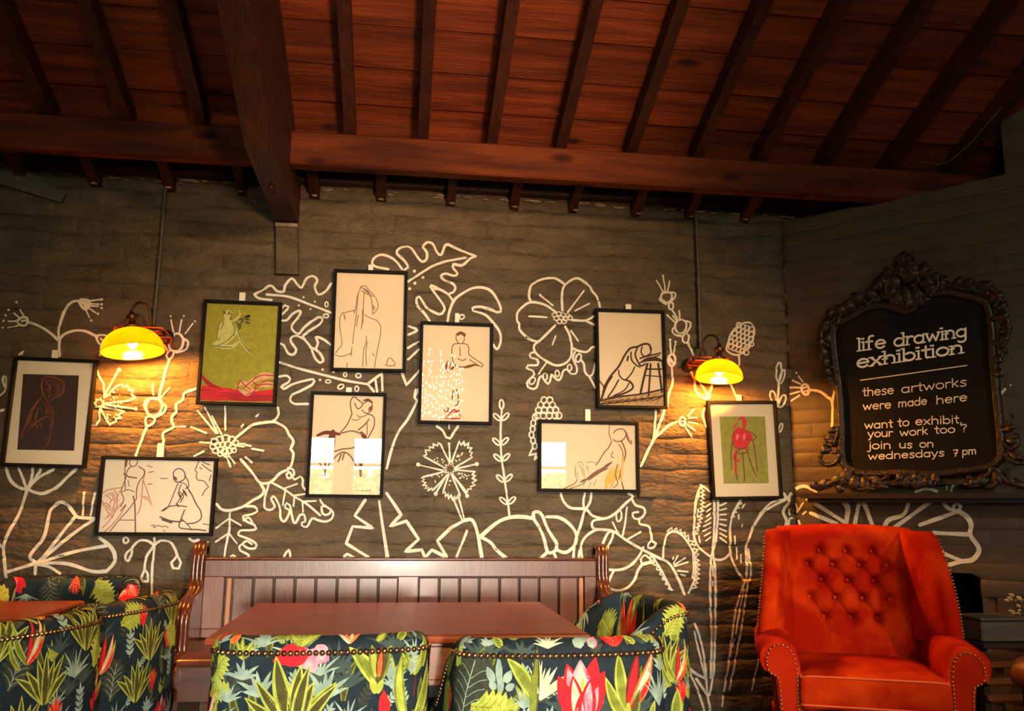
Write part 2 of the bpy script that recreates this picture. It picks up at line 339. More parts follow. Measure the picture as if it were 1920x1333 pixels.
mb.hexa([(xl, zr[1]+.2, zr[2]), (xr, zr[1]+.2, zr[2]), (xr, -8.3, 2.9), (xl, -8.3, 2.9), (xl, zr[1]+.2, zr[2]+.2), (xr, zr[1]+.2, zr[2]+.2), (xr, -8.3, 3.1), (xl, -8.3, 3.1)]); mb.build('far_slope', M['darkwood'], ceiling, (0, 0, ZR))
for x in (-2.22, -1.89, -1.56, -1.235, -.915, -.265, .066, .385, .71, 1.048, 1.373, 1.69, 2.02, 2.36, 2.69, 3.02):
    mb = MB(); b_ = rr.uniform(-.004, .004); lb = (.12+.36)/CP
    mb.hexa([RP(x-.025,lb,b_), RP(x+.025,lb,b_), RP(x+.025,LT,b_), RP(x-.025,LT,b_), RP(x-.025,lb,.085), RP(x+.025,lb,.085), RP(x+.025,LT,.094), RP(x-.025,LT,.094)])
    mb.build('rafter', M['rafter'], ceiling, (0, 0, ZR))
for x in (-1.80, -1.472, -1.13, -.794, -.449, -.124, .221, .541, .844, 1.173, 1.46, 1.765, 2.09):
    mb = MB(); w_ = rr.uniform(.020, .026); rbox(mb, x-w_, x+w_, .075, (.12+.22)/CP, -.012+rr.uniform(-.004, .004), .085); mb.build('rafter_foot', M['rafter'], ceiling, (0, 0, ZR))
mb = MB(); mb.box(xl, xr, -.425, -.345, 2.652, 2.808, bev=.008); mb.build('purlin', M['purlin'], ceiling, (0, 0, ZR))
mb = MB(); mb.box(xl, xr, -.06, .10, 2.715, 2.765); mb.build('wall_plate', M['darkwood'], ceiling, (0, 0, ZR))
# the big principal rafter with its foot on a painted pier
mb = MB(); h0 = -.165
def rz(y, off): return ZR-y*TP+off
ys_ = [(.06, 2.497), (-.9, 2.505), (-4.0, 2.505+3.1*TP)]
for (ya, za), (yb, zb) in zip(ys_[:-1], ys_[1:]):
    mb.hexa([(-.622, ya, za), (-.518, ya, za), (-.518, yb, zb), (-.622, yb, zb), (-.622, ya, rz(ya, .09)), (-.518, ya, rz(ya, .09)), (-.518, yb, rz(yb, .09)), (-.622, yb, rz(yb, .09))])
mb.build('principal_rafter', M['rafter'], ceiling, (0, 0, ZR))  # darker rafter wood puts the beam's unlit shade into its colour
mb = MB(); mb.lathe([(.0001,-.012),(.012,-.010),(.014,0)], (-.575, -.52, 2.500), axis=(np.array([1.,0,0]), np.array([0,-1.,0]), np.array([0,0,1.])), n=10); mb.build('bolt_head', M['bronze'], ceiling, (0,0,ZR))
tr = MB(); tr.hexa([(-.607,-.036,2.25),(-.503,-.036,2.25),(-.503,.02,2.25),(-.607,.02,2.25),(-.617,-.060,2.475),(-.518,-.060,2.475),(-.518,.02,2.475),(-.617,.02,2.475)]); tr.build('trim_1', M['brick'], kind='structure')
tr = MB(); tr.box(-.619, -.516, -.07, 0, 2.475, 2.492); tr.build('trim_2', M['plaster'], kind='structure')
# crumbling pale mortar along the wall head
mb = MB()
for i in range(85):
    x = rr.uniform(-1.9, 2.1); mb.ball((x, -.012, 2.692+rr.uniform(-.008, .010)), rr.uniform(.005, .012), sc=(rr.uniform(1, 3.6), .7, .6), n=6, k=4)
for x in (-1.80, -1.472, -1.13, -.794, -.449, -.124, .221, .541, .844, 1.173, 1.46, 1.765):
    mb.ball((x+rr.uniform(-.01, .01), -.04, 2.648), .014, sc=(1.2, .8, .4), n=6, k=4)
mb.build('crumbling_mortar', M['plaster'], wall_back, kind='stuff')
# grey raking brace at the far left
p0 = onY(-60, 292, -.06); p1 = onY(118, 372, -.02)
d_ = (p1-p0); d_ /= np.linalg.norm(d_); nn = np.array([-d_[2], 0, d_[0]])*.085
tr = MB(); tr.hexa([p0-nn, p1-nn*.25, p1-nn*.25+(0,.08,0), p0-nn+(0,.1,0), p0+nn, p1+nn*.3, p1+nn*.3+(0,.08,0), p0+nn+(0,.1,0)]); tr.build('trim_3', M['trimgrey'], kind='structure')
# little painted stone standing proud of the wall
a = onY(1198, 905, -.03); b = onY(1233, 934, -.03)
tr = MB(); tr.box(a[0], b[0], -.035, .02, b[2], a[2], bev=.007); tr.build('trim_4', M['brick'], kind='structure', smooth=2)
# grey corner box high above the chimney breast
tr = MB(); a = onC(1812, 290, .12); tr.hexa(cb(a[0]+.12, a[0]+.7, -.6, -.12, 2.66, 3.1)); tr.build('trim_5', M['chim'], kind='structure')
# conduits
for (q, X, zt) in (((306,360),(292,600), 0), ((1306,400),(1312,640), 0)):
    a = onY(q[0], q[1], -.025); b = onY(X[0], X[1], -.025)
    x = (a[0]+b[0])/2; left = x < 0
    t = empty('conduit_pipe', (x, 0, b[2]), label=('dark painted cable pipe running down the wall to the %s lamp' % ('left' if left else 'right')), cat='pipe')
    mb = MB(); mb.tube([(x, -.022, 2.68), (x+.002, -.024, 2.3), (x, -.024, b[2]-.03)], .009, n=10); mb.build('pipe', M['conduit'], t, (x, 0, b[2]), smooth=2)
    for z in (2.55, 2.30, 2.06):
        mb = MB(); mb.lathe([(.009,-.012),(.0125,-.012),(.0125,.012),(.009,.012)], (x+.001, -.023, z), n=10); mb.build('clip', M['conduit'], t, (x, 0, b[2]))
# thin loose wires under the roof on the right
mb = MB(); pts = [onC(x, y, .08) for x, y in ((1722,303),(1760,309),(1784,300),(1822,266),(1860,222),(1890,188),(1925,165))]
mb.tube([CO+CD*a+CN*.08+np.array([0,0,z]) for a, z in pts], .003, n=5)
tag(mb.build('cable', M['trimgrey']), 'thin grey cable looping under the dark roof above the chimney breast', 'cable')
# ---------------------------------------------------------------- brush strokes laid on surfaces
def smooth(pts, step=3., closed=False, ang=False):
    P = [np.array(p, float) for p in pts]
    if ang or len(P) < 3:
        out = []
        for a, b in zip(P[:-1], P[1:]):
            n = max(1, int(np.linalg.norm(b-a)/step)); out += [a+(b-a)*i/n for i in range(n)]
        return out+[P[-1]]
    if closed: Q = [P[-2] if np.allclose(P[0], P[-1]) else P[-1]]+P+[P[1]]
    else: Q = [2*P[0]-P[1]]+P+[2*P[-1]-P[-2]]
    out = []
    for i in range(1, len(Q)-2):
        p0, p1, p2, p3 = Q[i-1:i+3]; n = max(1, int(np.linalg.norm(p2-p1)/step))
        for k in range(n):
            t = k/n; out.append(.5*((2*p1)+(-p0+p2)*t+(2*p0-5*p1+4*p2-p3)*t*t+(-p0+3*p1-3*p2+p3)*t**3))
    return out+[P[-1]]
def pp(s): return [tuple(map(float, q.split(','))) for q in s.split()]
def ribbon(pts, wf, cols=1):
    """rows of 2-D points across a stroke; wf(t) gives the half width"""
    n = len(pts); R = []
    for i, p in enumerate(pts):
        d = pts[min(i+1, n-1)]-pts[max(i-1, 0)]; d = d/(np.linalg.norm(d)+1e-9); q = np.array([-d[1], d[0]]); h = wf(i/(n-1) if n > 1 else 0)
        R.append([p+q*h*(2*j/cols-1) for j in range(cols+1)])
    return R
def stroke(mb, pts, w, proj, m=0, step=3., closed=False, ang=False, cap=True, taper=None, cols=1):
    if isinstance(pts, str): pts = pp(pts)
    S = smooth(pts, step, closed, ang); h = w/2
    if len(S) < 2: return
    if taper: wf = lambda t: h*taper(t)
    else: wf = lambda t: h
    R = ribbon(S, wf, cols)
    if cap and not closed:
        for e, k in ((0, 1), (-1, -2)):
            d = S[e]-S[k]; d = d/(np.linalg.norm(d)+1e-9); q = np.array([-d[1], d[0]])*(-1 if e == 0 else 1); hh = wf(0 if e == 0 else 1)
            rows = [[S[e]+d*h*.5+q*hh*.75*(2*j/cols-1) for j in range(cols+1)], [S[e]+d*h*.85+q*hh*.3*(2*j/cols-1) for j in range(cols+1)]]
            R = (rows[::-1]+R) if e == 0 else (R+rows)
    G = [[proj(p[0], p[1]) for p in r] for r in R]
    mb.quadgrid(G, m)
def dot(mb, x, y, r, proj, m=0, n=8, rx=1., ry=1., rot=0):
    c, s_ = math.cos(rot), math.sin(rot)
    mb.poly([proj(x+r*(rx*math.cos(q)*c-ry*math.sin(q)*s_), y+r*(rx*math.cos(q)*s_+ry*math.sin(q)*c)) for q in [2*math.pi*i/n for i in range(n)]], m)
def ell(x, y, rx, ry, rot=0, n=10):
    c, s_ = math.cos(rot), math.sin(rot); return [(x+rx*math.cos(q)*c-ry*math.sin(q)*s_, y+rx*math.cos(q)*s_+ry*math.sin(q)*c) for q in [2*math.pi*i/n for i in range(n+1)]]
def on_wall(x, y):
    p = onY(x, y, -.008); return p
class Mural:
    """collects strokes given in photo pixels, puts each on the wall or on the chimney breast"""
    def __init__(s): s.a = MB(); s.b = MB()
    def proj(s, x, y):
        p = onY(x, y, -.006); return p
    def add(s, R, closed=False):
        def hit(q):
            p = onY(q[0], q[1], -.006)
            if p[0] < CX-.004: return 0, WALL.P(p[0]-X0, p[2], .0034)
            u, v = onC(q[0], q[1], .003); return 1, CHIM.P(u, v, .0022)
        H = [[hit(q) for q in r] for r in R]
        for mb, k in ((s.a, 0), (s.b, 1)):
            run = []
            for r in H+[None]:
                if r is not None and all(e[0] == k for e in r): run.append([e[1] for e in r])
                else:
                    if len(run) > 1: mb.quadgrid(run)
                    run = []
    def st(s, pts, w=5., closed=False, ang=False, cap=True, taper=None, step=4.):
        if isinstance(pts, str): pts = pp(pts)
        if closed: pts = list(pts)+([pts[0]] if pts[0] != pts[-1] else [])
        S = smooth(pts, step, closed, ang); h = w/2; rr_ = random.Random(int(S[0][0]*7)); ph = rr_.uniform(0, 6)
        wf = (lambda t: h*taper(t)) if taper else (lambda t: h*(1+.10*math.sin(ph+t*len(S)*.35)))
        R = ribbon(S, wf)
        if cap and not closed and len(S) > 1:
            for e, k in ((0, 1), (-1, -2)):
                d = S[e]-S[k]; d = d/(np.linalg.norm(d)+1e-9); q = np.array([-d[1], d[0]])*(-1 if e == 0 else 1)
                rows = [[S[e]+d*h*.6-q*h*.7, S[e]+d*h*.6+q*h*.7], [S[e]+d*h-q*h*.2, S[e]+d*h+q*h*.2]]
                R = (rows[::-1]+R) if e == 0 else (R+rows)
        s.add(R)
    def dots(s, pts, r=2.4):
        for x, y in (pp(pts) if isinstance(pts, str) else pts): s.add([[np.array((x-r*math.cos(a), y+r*math.sin(a))), np.array((x+r*math.cos(a), y+r*math.sin(a)))] for a in (-1.45, -.7, 0, .7, 1.45)])
    def lines(s, txt, w=4.5):
        for q in txt.split(';'):
            if q.strip(): s.st(q, w)
    def oval(s, x, y, rx, ry, rot=0, w=4.): s.st(ell(x, y, rx, ry, rot), w, closed=True, step=3)
    def done(s, name, label):
        if s.a.f: s.a.build(name, M['mural'], wall_back, label=label, fix=False)
        if s.b.f: s.b.build(name, M['mural'], wall_right, label=label, fix=False)
# -- nodding seed heads, top left
m = Mural()
m.st('111,667 110,640 110,617 115,597 125,575 137,565 150,564'); m.st('111,640 95,625 75,612 54,604'); m.st('111,637 120,627 140,620 160,621 182,631')
m.st('52,597 47,609 37,609 32,602 42,595', 4, closed=True); m.lines('15,602 32,602;15,614 33,609;26,587 38,597;36,579 46,595;40,602 50,600', 3)
m.st('149,562 167,564 166,575 160,580 151,572', 5, closed=True); m.st('153,567 163,569 160,574', 7); m.lines('167,564 188,561;168,569 185,570;167,573 184,574;164,576 179,586;160,580 166,594', 3)
m.st('180,630 184,642 190,647 200,630 190,628', 4, closed=True); m.lines('200,630 209,630;189,646 189,659;188,634 194,640', 3.4)
m.dots('14,580 30,566 10,591 6,601 5,614 190,561 190,570 190,577 183,588 170,600 187,665'); m.st('35,665 43,657 40,664', 3)
m.done('painted_flower', 'white painted seed heads on forked stems above the leftmost picture')
# -- spiky cornflower left of the left lamp
m = Mural()
m.st('180,690 185,705 194,720 195,745', 4, ang=True); m.st('222,693 195,742', 4.5); m.dots('223,693', 4); m.dots('254,766', 3.5)
m.st('200,742 217,725 227,720 232,726 239,722 242,732 250,730 246,740 254,745 244,751 195,757', 3.8, ang=True); m.st('195,758 252,766', 3.6)
m.st('190,762 212,767 232,771 221,778 227,784 217,784 217,790 210,793 205,797 186,762', 3.8, ang=True); m.st('187,762 186,787 180,797 172,797', 3.8, ang=True)
m.st([(186+math.cos(a)*(10 if i % 2 else 6), 756+math.sin(a)*(10 if i % 2 else 6)) for i, a in enumerate([math.pi*k/7 for k in range(14)])], 3, closed=True, ang=True)
rr = random.Random(2); m.dots([(186+r*math.cos(a), 756+r*math.sin(a)) for r, a in [(rr.uniform(16, 44), rr.uniform(-1.0, 1.2)) for _ in range(34)]], 1.6)
m.done('painted_flower', 'white painted spiky flower just right of the leftmost picture')
# -- tulip buds beside the left lamp
m = Mural()
m.st('325,627 335,625 343,635 342,648 332,658 320,656 316,650 319,635', 4.5, closed=True); m.st('325,630 312,632 307,640 310,652 316,659', 4.5); m.st('344,635 352,640 352,648 345,657 330,661', 4.5)
m.st('316,659 312,667 317,674 325,666 326,659 321,656', 4.5, closed=True); m.lines('320,599 325,622;340,599 336,622;361,606 347,625', 3); m.dots('319,592 344,592 365,602', 2); m.st('317,674 309,700 297,745')
m.st('290,747 301,751 304,762 297,775 285,780 274,772 271,757 277,749', 4.5, closed=True); m.st('280,750 274,760 277,775', 3.5); m.st('301,754 311,762 305,774 290,782', 4.5); m.st('277,780 272,787 275,799 287,792 290,784 282,780', 4.5, closed=True)
m.lines('286,719 287,740;317,727 300,746', 3.5); m.st('275,798 262,832 254,854'); m.st('366,729 345,737 342,750 330,757 330,772 322,780 322,792 325,800 305,812 307,827 303,835', 5); m.st('347,799 325,800', 4)
m.done('painted_flower', 'white painted tulip buds on a stem right of the left lamp')
# -- berry centred poppy
m = Mural()
for x, y, r in ((402,828,7),(412,824,7),(423,822,8),(434,824,7),(441,830,6),(399,837,6),(408,834,6),(417,833,6),(427,833,7),(436,837,6),(404,845,6),(413,843,6),(421,847,7),(430,845,6),(438,844,5),(413,851,5),(424,853,5)): m.oval(x, y, r, r*.85, w=2.8)
m.lines('397,780 415,814;384,764 408,812;422,762 422,806;357,800 387,812;374,829 395,830;364,855 382,846;472,841 494,845;460,857 472,867;445,832 458,832;445,836 457,837;429,854 440,869;424,855 432,875;370,770 405,812;484,777 480,781;456,796 452,800;460,834 470,836', 3.6)
m.st('440,822 455,810 475,796 510,791 522,794 535,802 542,815 550,827 545,842 550,850 544,876 525,887 510,902 500,906 486,904 472,885 451,861', 5); m.st('521,764 522,777 516,787 510,790', 4.6)
m.done('painted_flower', 'white painted poppy with a bubbly berry centre left of the middle')
# -- oak leaves
m = Mural()
m.st('510,905 532,917 552,931 575,945 600,966', 4); m.lines('532,916 557,907;535,917 530,947;552,929 572,926;552,931 550,949;570,940 592,939;567,942 568,960', 3.2)
m.st('504,906 500,920 496,935 496,952 505,956 515,950 508,935 512,930 520,940 525,955 526,970 532,978 538,972 543,957 534,952 537,943 543,947 547,965 552,981 558,975 562,966 570,965 572,978 566,980 566,985 575,988 585,972 595,975 610,978 622,972 624,960 612,950 603,950 605,963 614,965 620,957 605,945 600,937', 4.2)
m.st('540,877 549,880 551,890 541,897 537,890 542,884 552,899 562,893 568,900 567,910 572,918', 4.2)
m.st('406,945 415,955 430,957 450,952 460,947 475,937 487,931 495,920 488,907', 5); m.st('431,959 430,990 425,1015 421,1043', 4); m.lines('430,972 405,990;430,972 452,985;428,1000 404,1016;429,1000 444,1019', 3.4)
m.st('460,949 477,950 482,958 472,964 456,968 460,976 470,981 478,985 480,992 468,994 450,995 447,1003 460,1008 475,1015 481,1022 478,1028 465,1028 455,1020 462,1014 472,1020', 4.2); m.st('457,976 466,970 474,980', 3.5); m.st('462,1014 448,1025 450,1032 465,1040 468,1047', 4.2)
m.st('530,1048 537,1035 542,1031 545,1048', 4); m.st('428,1048 437,1041 444,1048', 4); m.st('490,1048 520,1046 600,1046', 3)
m.done('painted_leaf', 'white painted oak leaves with looping edges above the pew')
# -- fan leaf and cup at far left
m = Mural()
m.st('67,1056 56,1047 60,1035 82,1007 90,972 95,955 112,942 125,946 140,965 147,970 175,972', 6.5); m.lines('140,969 88,1035 67,1056;175,974 135,1002 72,1054;200,1023 137,1035 72,1055', 6)
m.st('72,1055 125,1057 172,1071 200,1071', 6.5); m.st('186,1009 207,1025 215,1042 212,1057 200,1071', 7); m.lines('67,1057 90,1062 112,1075;67,1056 14,1072;67,1057 65,1076', 6)
m.st('51,917 35,962 15,1000 6,1027 8,1055 12,1100 17,1122', 6); m.st('-2,1020 6,1029', 5); m.st('10,878 20,902 37,915 52,917 62,922 82,925 107,912 130,890 142,880', 6)
m.lines('34,878 49,915;61,878 57,900 51,917;76,880 52,916;100,880 72,895 52,916', 5); m.lines('158,924 154,966;178,925 169,966', 4); m.dots('158,924 178,925', 3); m.st('0,742 9,730 11,708 6,704 5,715 9,728', 3.6); m.st('0,770 6,768', 5)
m.done('painted_leaf', 'white painted fan leaf and open cup at the far left')
# -- drooping snowdrops
m = Mural()
m.st('289,1009 289,1030 285,1067 284,1115', 4.5); m.st('289,1022 275,1014 260,1014 248,1026 246,1030'); m.st('246,1030 236,1038 235,1050 239,1052 246,1040', 4.5, closed=True); m.st('289,1022 300,1014 317,1016 327,1027 332,1042'); m.st('332,1042 321,1055 324,1065 335,1066 339,1055', 4.5, closed=True, ang=True)
m.st('287,1025 274,1045 271,1067'); m.st('271,1067 264,1085 267,1090 277,1090 277,1077', 4.5, closed=True, ang=True); m.oval(235, 1013, 5, 5.5, w=4); m.st('355,1010 362,1015 372,1012', 5); m.st('389,1017 375,1030 372,1042', 5); m.st('362,1095 363,1115 354,1127 347,1120', 4.5)
m.done('painted_flower', 'white painted drooping snowdrops left of the pew')
# -- monstera, left of centre
m = Mural()
m.st('477,552 490,545 507,535 520,546 532,546 534,535 547,522 555,530 565,539 575,522 587,517 595,525 590,537 597,552 610,546 621,531', 4.6); m.st('477,552 485,559 509,562', 4.6); m.st('500,552 540,556 580,570 620,586', 4.4)
m.st('527,590 535,583 541,575 534,572 526,579', 4.2); m.st('526,600 537,600 550,587 562,582 562,590 547,610 550,620 560,625 572,612 595,595 604,597 600,607 580,620 567,630 570,635 582,650 590,670 600,680 606,677 602,665 592,655 582,651', 4.6)
m.st('526,644 532,647 540,662 550,664 555,655 545,640 547,631 557,629 567,634', 4.6); m.st('592,654 596,642 592,631 605,635 620,646', 4.6); m.dots('569,557 590,565 560,572 582,579', 2); m.oval(612, 570, 3, 5, w=2.6); m.oval(611, 592, 5, 3.5, w=2.6)
m.done('painted_leaf', 'white painted cut leaf between the green picture and the beige pencil drawing')
m = Mural()
m.st('524,679 565,692 615,705 652,714 690,720', 4.6); m.st('690,719 716,700 717,732', 4.6, ang=True); m.lines('690,720 701,734;704,712 707,734', 4.4); m.st('524,706 537,704 544,710 541,716 527,725 532,729 547,721 565,715 587,711 586,720 565,732 547,740 544,750 552,757 578,757', 4.6)
m.oval(672, 704, 5, 4, w=2.8); m.oval(615, 715, 5, 3, w=2.8); m.oval(639, 725, 6, 4, -.5, w=2.8); m.oval(669, 729, 3.5, 5, w=2.8); m.oval(647, 702, 3, 4, w=2.4); m.dots('605,693 600,712 625,697', 2.4)
m.done('painted_leaf', 'white painted cut leaf running below the beige pencil drawing')
m = Mural()
m.st('728,504 702,498 698,489 708,479 721,478 740,487 754,504', 4.6); m.st('759,505 765,501 759,489 744,475 748,466 759,462 770,464 784,483 792,490 800,485 800,472 793,463 800,454 811,456 819,472 827,478 835,459 840,458 862,468 892,480', 4.6)
m.st('892,480 881,485 867,497 850,495 851,504 858,513 851,517 835,513 827,517 832,524 849,532 854,540 849,548 843,550', 4.6); m.st('765,528 792,510 824,493 873,483', 4.4)
m.dots('777,508 793,520 778,531 768,541', 3); m.st('851,566 840,551 824,542 808,535 811,543 832,573 832,583 824,589 802,578 786,556 781,559 783,573 797,589 806,602', 4.6); m.st('811,542 825,542', 4)
m.done('painted_leaf', 'white painted cut leaf rising behind the beige pencil drawing')
m = Mural()
m.st('839,604 843,583 852,562 867,550 887,540 910,540 925,550 937,572 939,584 932,585 920,580 900,575 886,577 887,582 910,590 925,605 937,622 939,640 932,655 925,646', 4.8); m.oval(866, 594, 5, 4, -.5, w=3); m.lines('766,611 782,619 766,627;765,652 785,640;765,674 785,655', 4.4)
m.st('754,700 762,722 787,694', 4.6, ang=True); m.st('780,730 777,745 782,751 765,785 747,810 735,840 725,878', 4.8); m.st('786,728 777,745', 4)
m.done('painted_leaf', 'white painted palm like leaf hooking over the seated figure drawing')
# -- hibiscus
m = Mural()
for t in ('1059,532 1042,522 1030,521 1015,524 1002,530 995,537 992,555 996,566','1055,582 1054,555 1056,540 1065,529 1082,521 1097,529 1106,537 1110,545 1120,557 1125,575','1042,584 1022,571 996,566 980,575 970,587 970,602 974,607 974,617 985,630 997,637 1011,640','1041,610 1017,634 1002,647 1004,660 1017,672 1030,680 1045,685 1060,681 1070,670 1072,652 1069,630 1060,612','1072,600 1097,601 1115,592','1097,601 1115,609','1072,651 1082,657 1100,660 1110,651 1118,651'): m.st(t, 4.4)
m.lines('1012,552 1037,572;1095,545 1065,585;1105,569 1079,582;992,593 1025,595;1042,630 1036,646;1071,620 1085,639', 3.4)
for x, y in ((1040,590),(1048,588),(1056,590),(1064,592),(1043,597),(1052,596),(1060,598),(1068,596),(1049,603),(1057,603)): m.oval(x, y, 5, 4, w=2.2)
m.st('1004,660 995,662 995,670 1007,674 1008,684 990,685 987,690 1000,695 1002,702 994,710 988,718 990,725 1000,729 1007,725 1010,712 1015,705 1022,715 1028,720 1032,712 1034,702 1040,708 1048,713 1053,705 1056,696 1063,692 1070,700 1080,700 1082,690 1075,672 1078,660', 4)
m.oval(998, 714, 5, 7, .6, w=3); m.oval(1022, 706, 4, 7, w=3); m.oval(1045, 700, 4, 6, w=3); m.oval(1068, 689, 4, 6, w=3); m.oval(1085, 671, 5, 8, .3, w=3.6); m.st('1025,679 1010,701', 3); m.st('1090,675 1095,682 1097,697 1105,705 1112,700 1116,682', 4); m.st('1105,705 1116,727', 4)
m.done('painted_flower', 'large white painted five petalled flower in the middle of the wall')
# -- corn cob, leafy stalk, cornflower
m = Mural()
for y, xs in ((750,(1020,1031)),(759,(1014,1025,1036)),(769,(1010,1021,1032,1042)),(779,(1008,1019,1030,1041,1048))):
    for x in xs: m.oval(x, y, 5.6, 6, w=2.8)
for x, y in ((1003,782),(1000,793),(999,804),(997,815),(1000,826),(1003,836)): m.oval(x, y, 4.5, 6, w=2.8)
m.st('999,840 992,854 1006,850 1002,862 1010,855', 3.6, ang=True)
m.done('painted_flower', 'white painted corn cob above the long landscape drawing')
m = Mural()
m.st('941,767 939,802 940,852 945,890 950,925 956,971', 3.8); m.oval(940.5, 758, 4, 9, w=3.4)
for x, y in ((940,788),(939,834),(941,864),(946,903),(952,945)):
    m.oval(x-8, y-6, 9, 3.6, .75, w=3.2); m.oval(x+8, y-7, 9, 3.6, -.8, w=3.2)
m.done('painted_leaf', 'white painted leafy stalk with paired leaves in the middle of the wall')
m = Mural()
for t in ('834,877 794,855 800,852 797,843 807,845 804,837 813,840 812,832 820,836 822,830 826,833 843,867','847,867 861,827 865,835 870,827 871,836 879,830 877,840 885,839 880,847 886,848 882,854 886,857 854,876','854,881 891,884 885,890 892,892 885,897 894,900 885,905 891,910 882,912 884,917 877,917 876,924 849,890','841,891 830,925 835,922 835,932 840,925 841,936 846,927 849,939 852,930 855,937 859,927 864,931 847,890','834,884 790,895 796,899 791,902 799,905 792,910 801,910 797,916 804,914 802,921 810,915 811,920 839,890'): m.st(t, 3.2, ang=True)
m.lines('842,832 844,865;784,871 830,882;894,870 854,879;817,925 838,890;876,929 849,890', 3.2); m.dots('842,832', 2.6); m.dots('784,871 894,870 817,926 876,930', 4)
m.st([(844+math.cos(a)*(12 if i % 2 else 7), 879+math.sin(a)*(12 if i % 2 else 7)) for i, a in enumerate([math.pi*k/9 for k in range(18)])], 2.8, closed=True, ang=True)
rr = random.Random(4); m.dots([(844+r*math.cos(a+q), 879+r*math.sin(a+q)) for r, a, q in [(rr.uniform(18, 38), rr.choice((-2.4, -.9, .55, 1.62, 2.6)), rr.uniform(-.22, .22)) for _ in range(46)]], 1.4)
m.st('850,935 867,976', 3.2); m.st('860,932 871,975', 3.2); m.st('819,799 830,807 837,820 844,822 850,812 859,799', 4.6); m.st('842,797 842,803', 3)
m.done('painted_flower', 'white painted cornflower with toothed petals below the seated figure drawing')
# -- star leaf and bulbs along the top of the pew
m = Mural()
m.st('685,937 665,967 699,990 661,987 649,1019 691,1045', 5.5, ang=True); m.st('711,940 716,977 727,1048', 5.5, taper=lambda t: .7+.6*t); m.st('725,925 737,942 752,965 731,987 762,977 785,1011 760,1034 791,1031 797,1046 810,1031 839,1046 820,1014 845,990 870,976', 6, ang=True)
m.st('870,976 885,975 895,998 904,1048', 6.5); m.st('876,995 855,1047', 4.5); m.st('644,1048 650,1039 668,1048', 5)
m.done('painted_leaf', 'white painted star shaped leaf with sharp points above the pew back')
m = Mural()
m.st('901,1006 932,980 957,970 980,969 1000,972', 7); m.st('902,1007 920,1017 932,1032 950,1047', 6.5); m.st('1027,1035 1020,1010 1012,990 1001,972 1001,961 1010,960 1017,967 1025,987 1035,1005 1044,1020 1042,1032 1032,1037', 6, closed=True)
m.st('1025,969 1047,970 1065,980 1079,997 1081,1012 1074,1027 1060,1036 1044,1031', 6); m.st('1026,1036 1012,1048', 6); m.st('1039,1037 1044,1048', 5.5)
m.done('painted_flower', 'white painted bulbs with thick outlines above the pew back')
m = Mural()
m.st('1052,926 1057,940 1070,952 1095,954 1102,957 1112,967 1135,972 1155,962 1172,945 1187,931 1179,926', 5); m.st('1097,925 1094,942 1097,955 1107,940 1109,925', 4.4); m.st('1097,955 1087,990 1079,1015 1075,1048', 5)
m.st('1185,935 1192,947 1207,952 1210,962 1202,972 1190,972 1187,962 1197,960', 4.4); m.st('1200,972 1200,982 1217,987 1221,1002 1222,1014 1230,1019 1225,1027 1216,1027 1216,1019 1222,1013', 4.4); m.oval(1161, 967, 5, 11, .1, w=3.4)
m.st('1135,972 1112,977 1112,990 1130,993 1150,996 1170,1010 1195,1025 1206,1030', 4.8); m.lines('1149,979 1161,1004;1176,951 1172,985 1167,1005;1202,997 1175,1012', 3.4); m.st('1092,1048 1090,1022 1100,1005 1117,994 1130,993', 4.8); m.st('1085,1048 1087,1032', 4); m.st('1127,1027 1140,1000 1148,997 1149,1007 1135,1035', 4.6)
m.st('1138,1068 1165,1068 1186,1057 1199,1042 1207,1026', 5); m.st('1151,1070 1140,1094', 4.4); m.st('1140,1103 1160,1107 1178,1101 1191,1086 1197,1068 1207,1057 1223,1055', 5); m.st('1223,1052 1207,1058 1202,1049 1210,1041 1220,1048', 4.4)
m.done('painted_flower', 'white painted lily and curled leaves by the right end of the pew')
# -- cactus leaves
def zig(a, b, n, amp, bow=0):
    a = np.array(a, float); b = np.array(b, float); d = b-a; q = np.array([d[1], -d[0]])/np.linalg.norm(d)
    return [tuple(a+d*i/n+q*(amp*(i % 2)+bow*math.sin(math.pi*i/n))) for i in range(n+1)]
m = Mural()
m.st('1244,1045 1245,1025 1250,1005 1260,997 1275,1000 1290,1017 1302,1040 1305,1065 1302,1087 1292,1112', 4.2); m.st('1207,1031 1223,1042 1233,1057 1246,1081 1259,1106', 4.2); m.st(zig((1222,1042), (1262,1106), 14, -6), 3, ang=True)
m.st('1210,1033 1238,1047 1254,1055 1267,1075 1284,1114', 5); m.st('1299,1035 1301,1062 1299,1084', 3); m.lines('1264,1057 1271,1042;1265,1060 1285,1046;1266,1062 1291,1054;1271,1070 1290,1072;1277,1077 1286,1080;1262,1048 1263,1045', 3)
m.st(zig((1252,996), (1291,1014), 10, 8, 6), 3, ang=True); m.st(zig((1291,1014), (1304,1046), 8, 8, 3), 3, ang=True); m.st(zig((1303,1046), (1297,1104), 14, 9, 4), 3, ang=True)
m.done('painted_leaf', 'small white painted cactus pad with thorns right of the pew')
m = Mural()
m.st('1334,924 1324,915 1317,911 1312,917 1305,942 1302,975 1302,1007 1312,1027 1335,1045 1347,1050 1360,1047 1371,1036', 4.4); m.st(zig((1314,908), (1300,1003), 26, 8, 5), 3, ang=True)
m.st('1339,936 1340,975 1339,1007 1337,1035 1334,1050 1332,1114 1335,1199 1333,1271', 4.4); m.st('1346,936 1346,975 1342,1015 1337,1037 1340,1052 1342,1082 1342,1156 1340,1241 1337,1271 1331,1303', 4.4)
for k in range(8): y = 946+k*9; m.st([(1322+3*math.sin(k), y+5), (1333, y-2)], 3); m.st([(1350, y+2-k*.4), (1362, y-3+k*1.6)], 3)
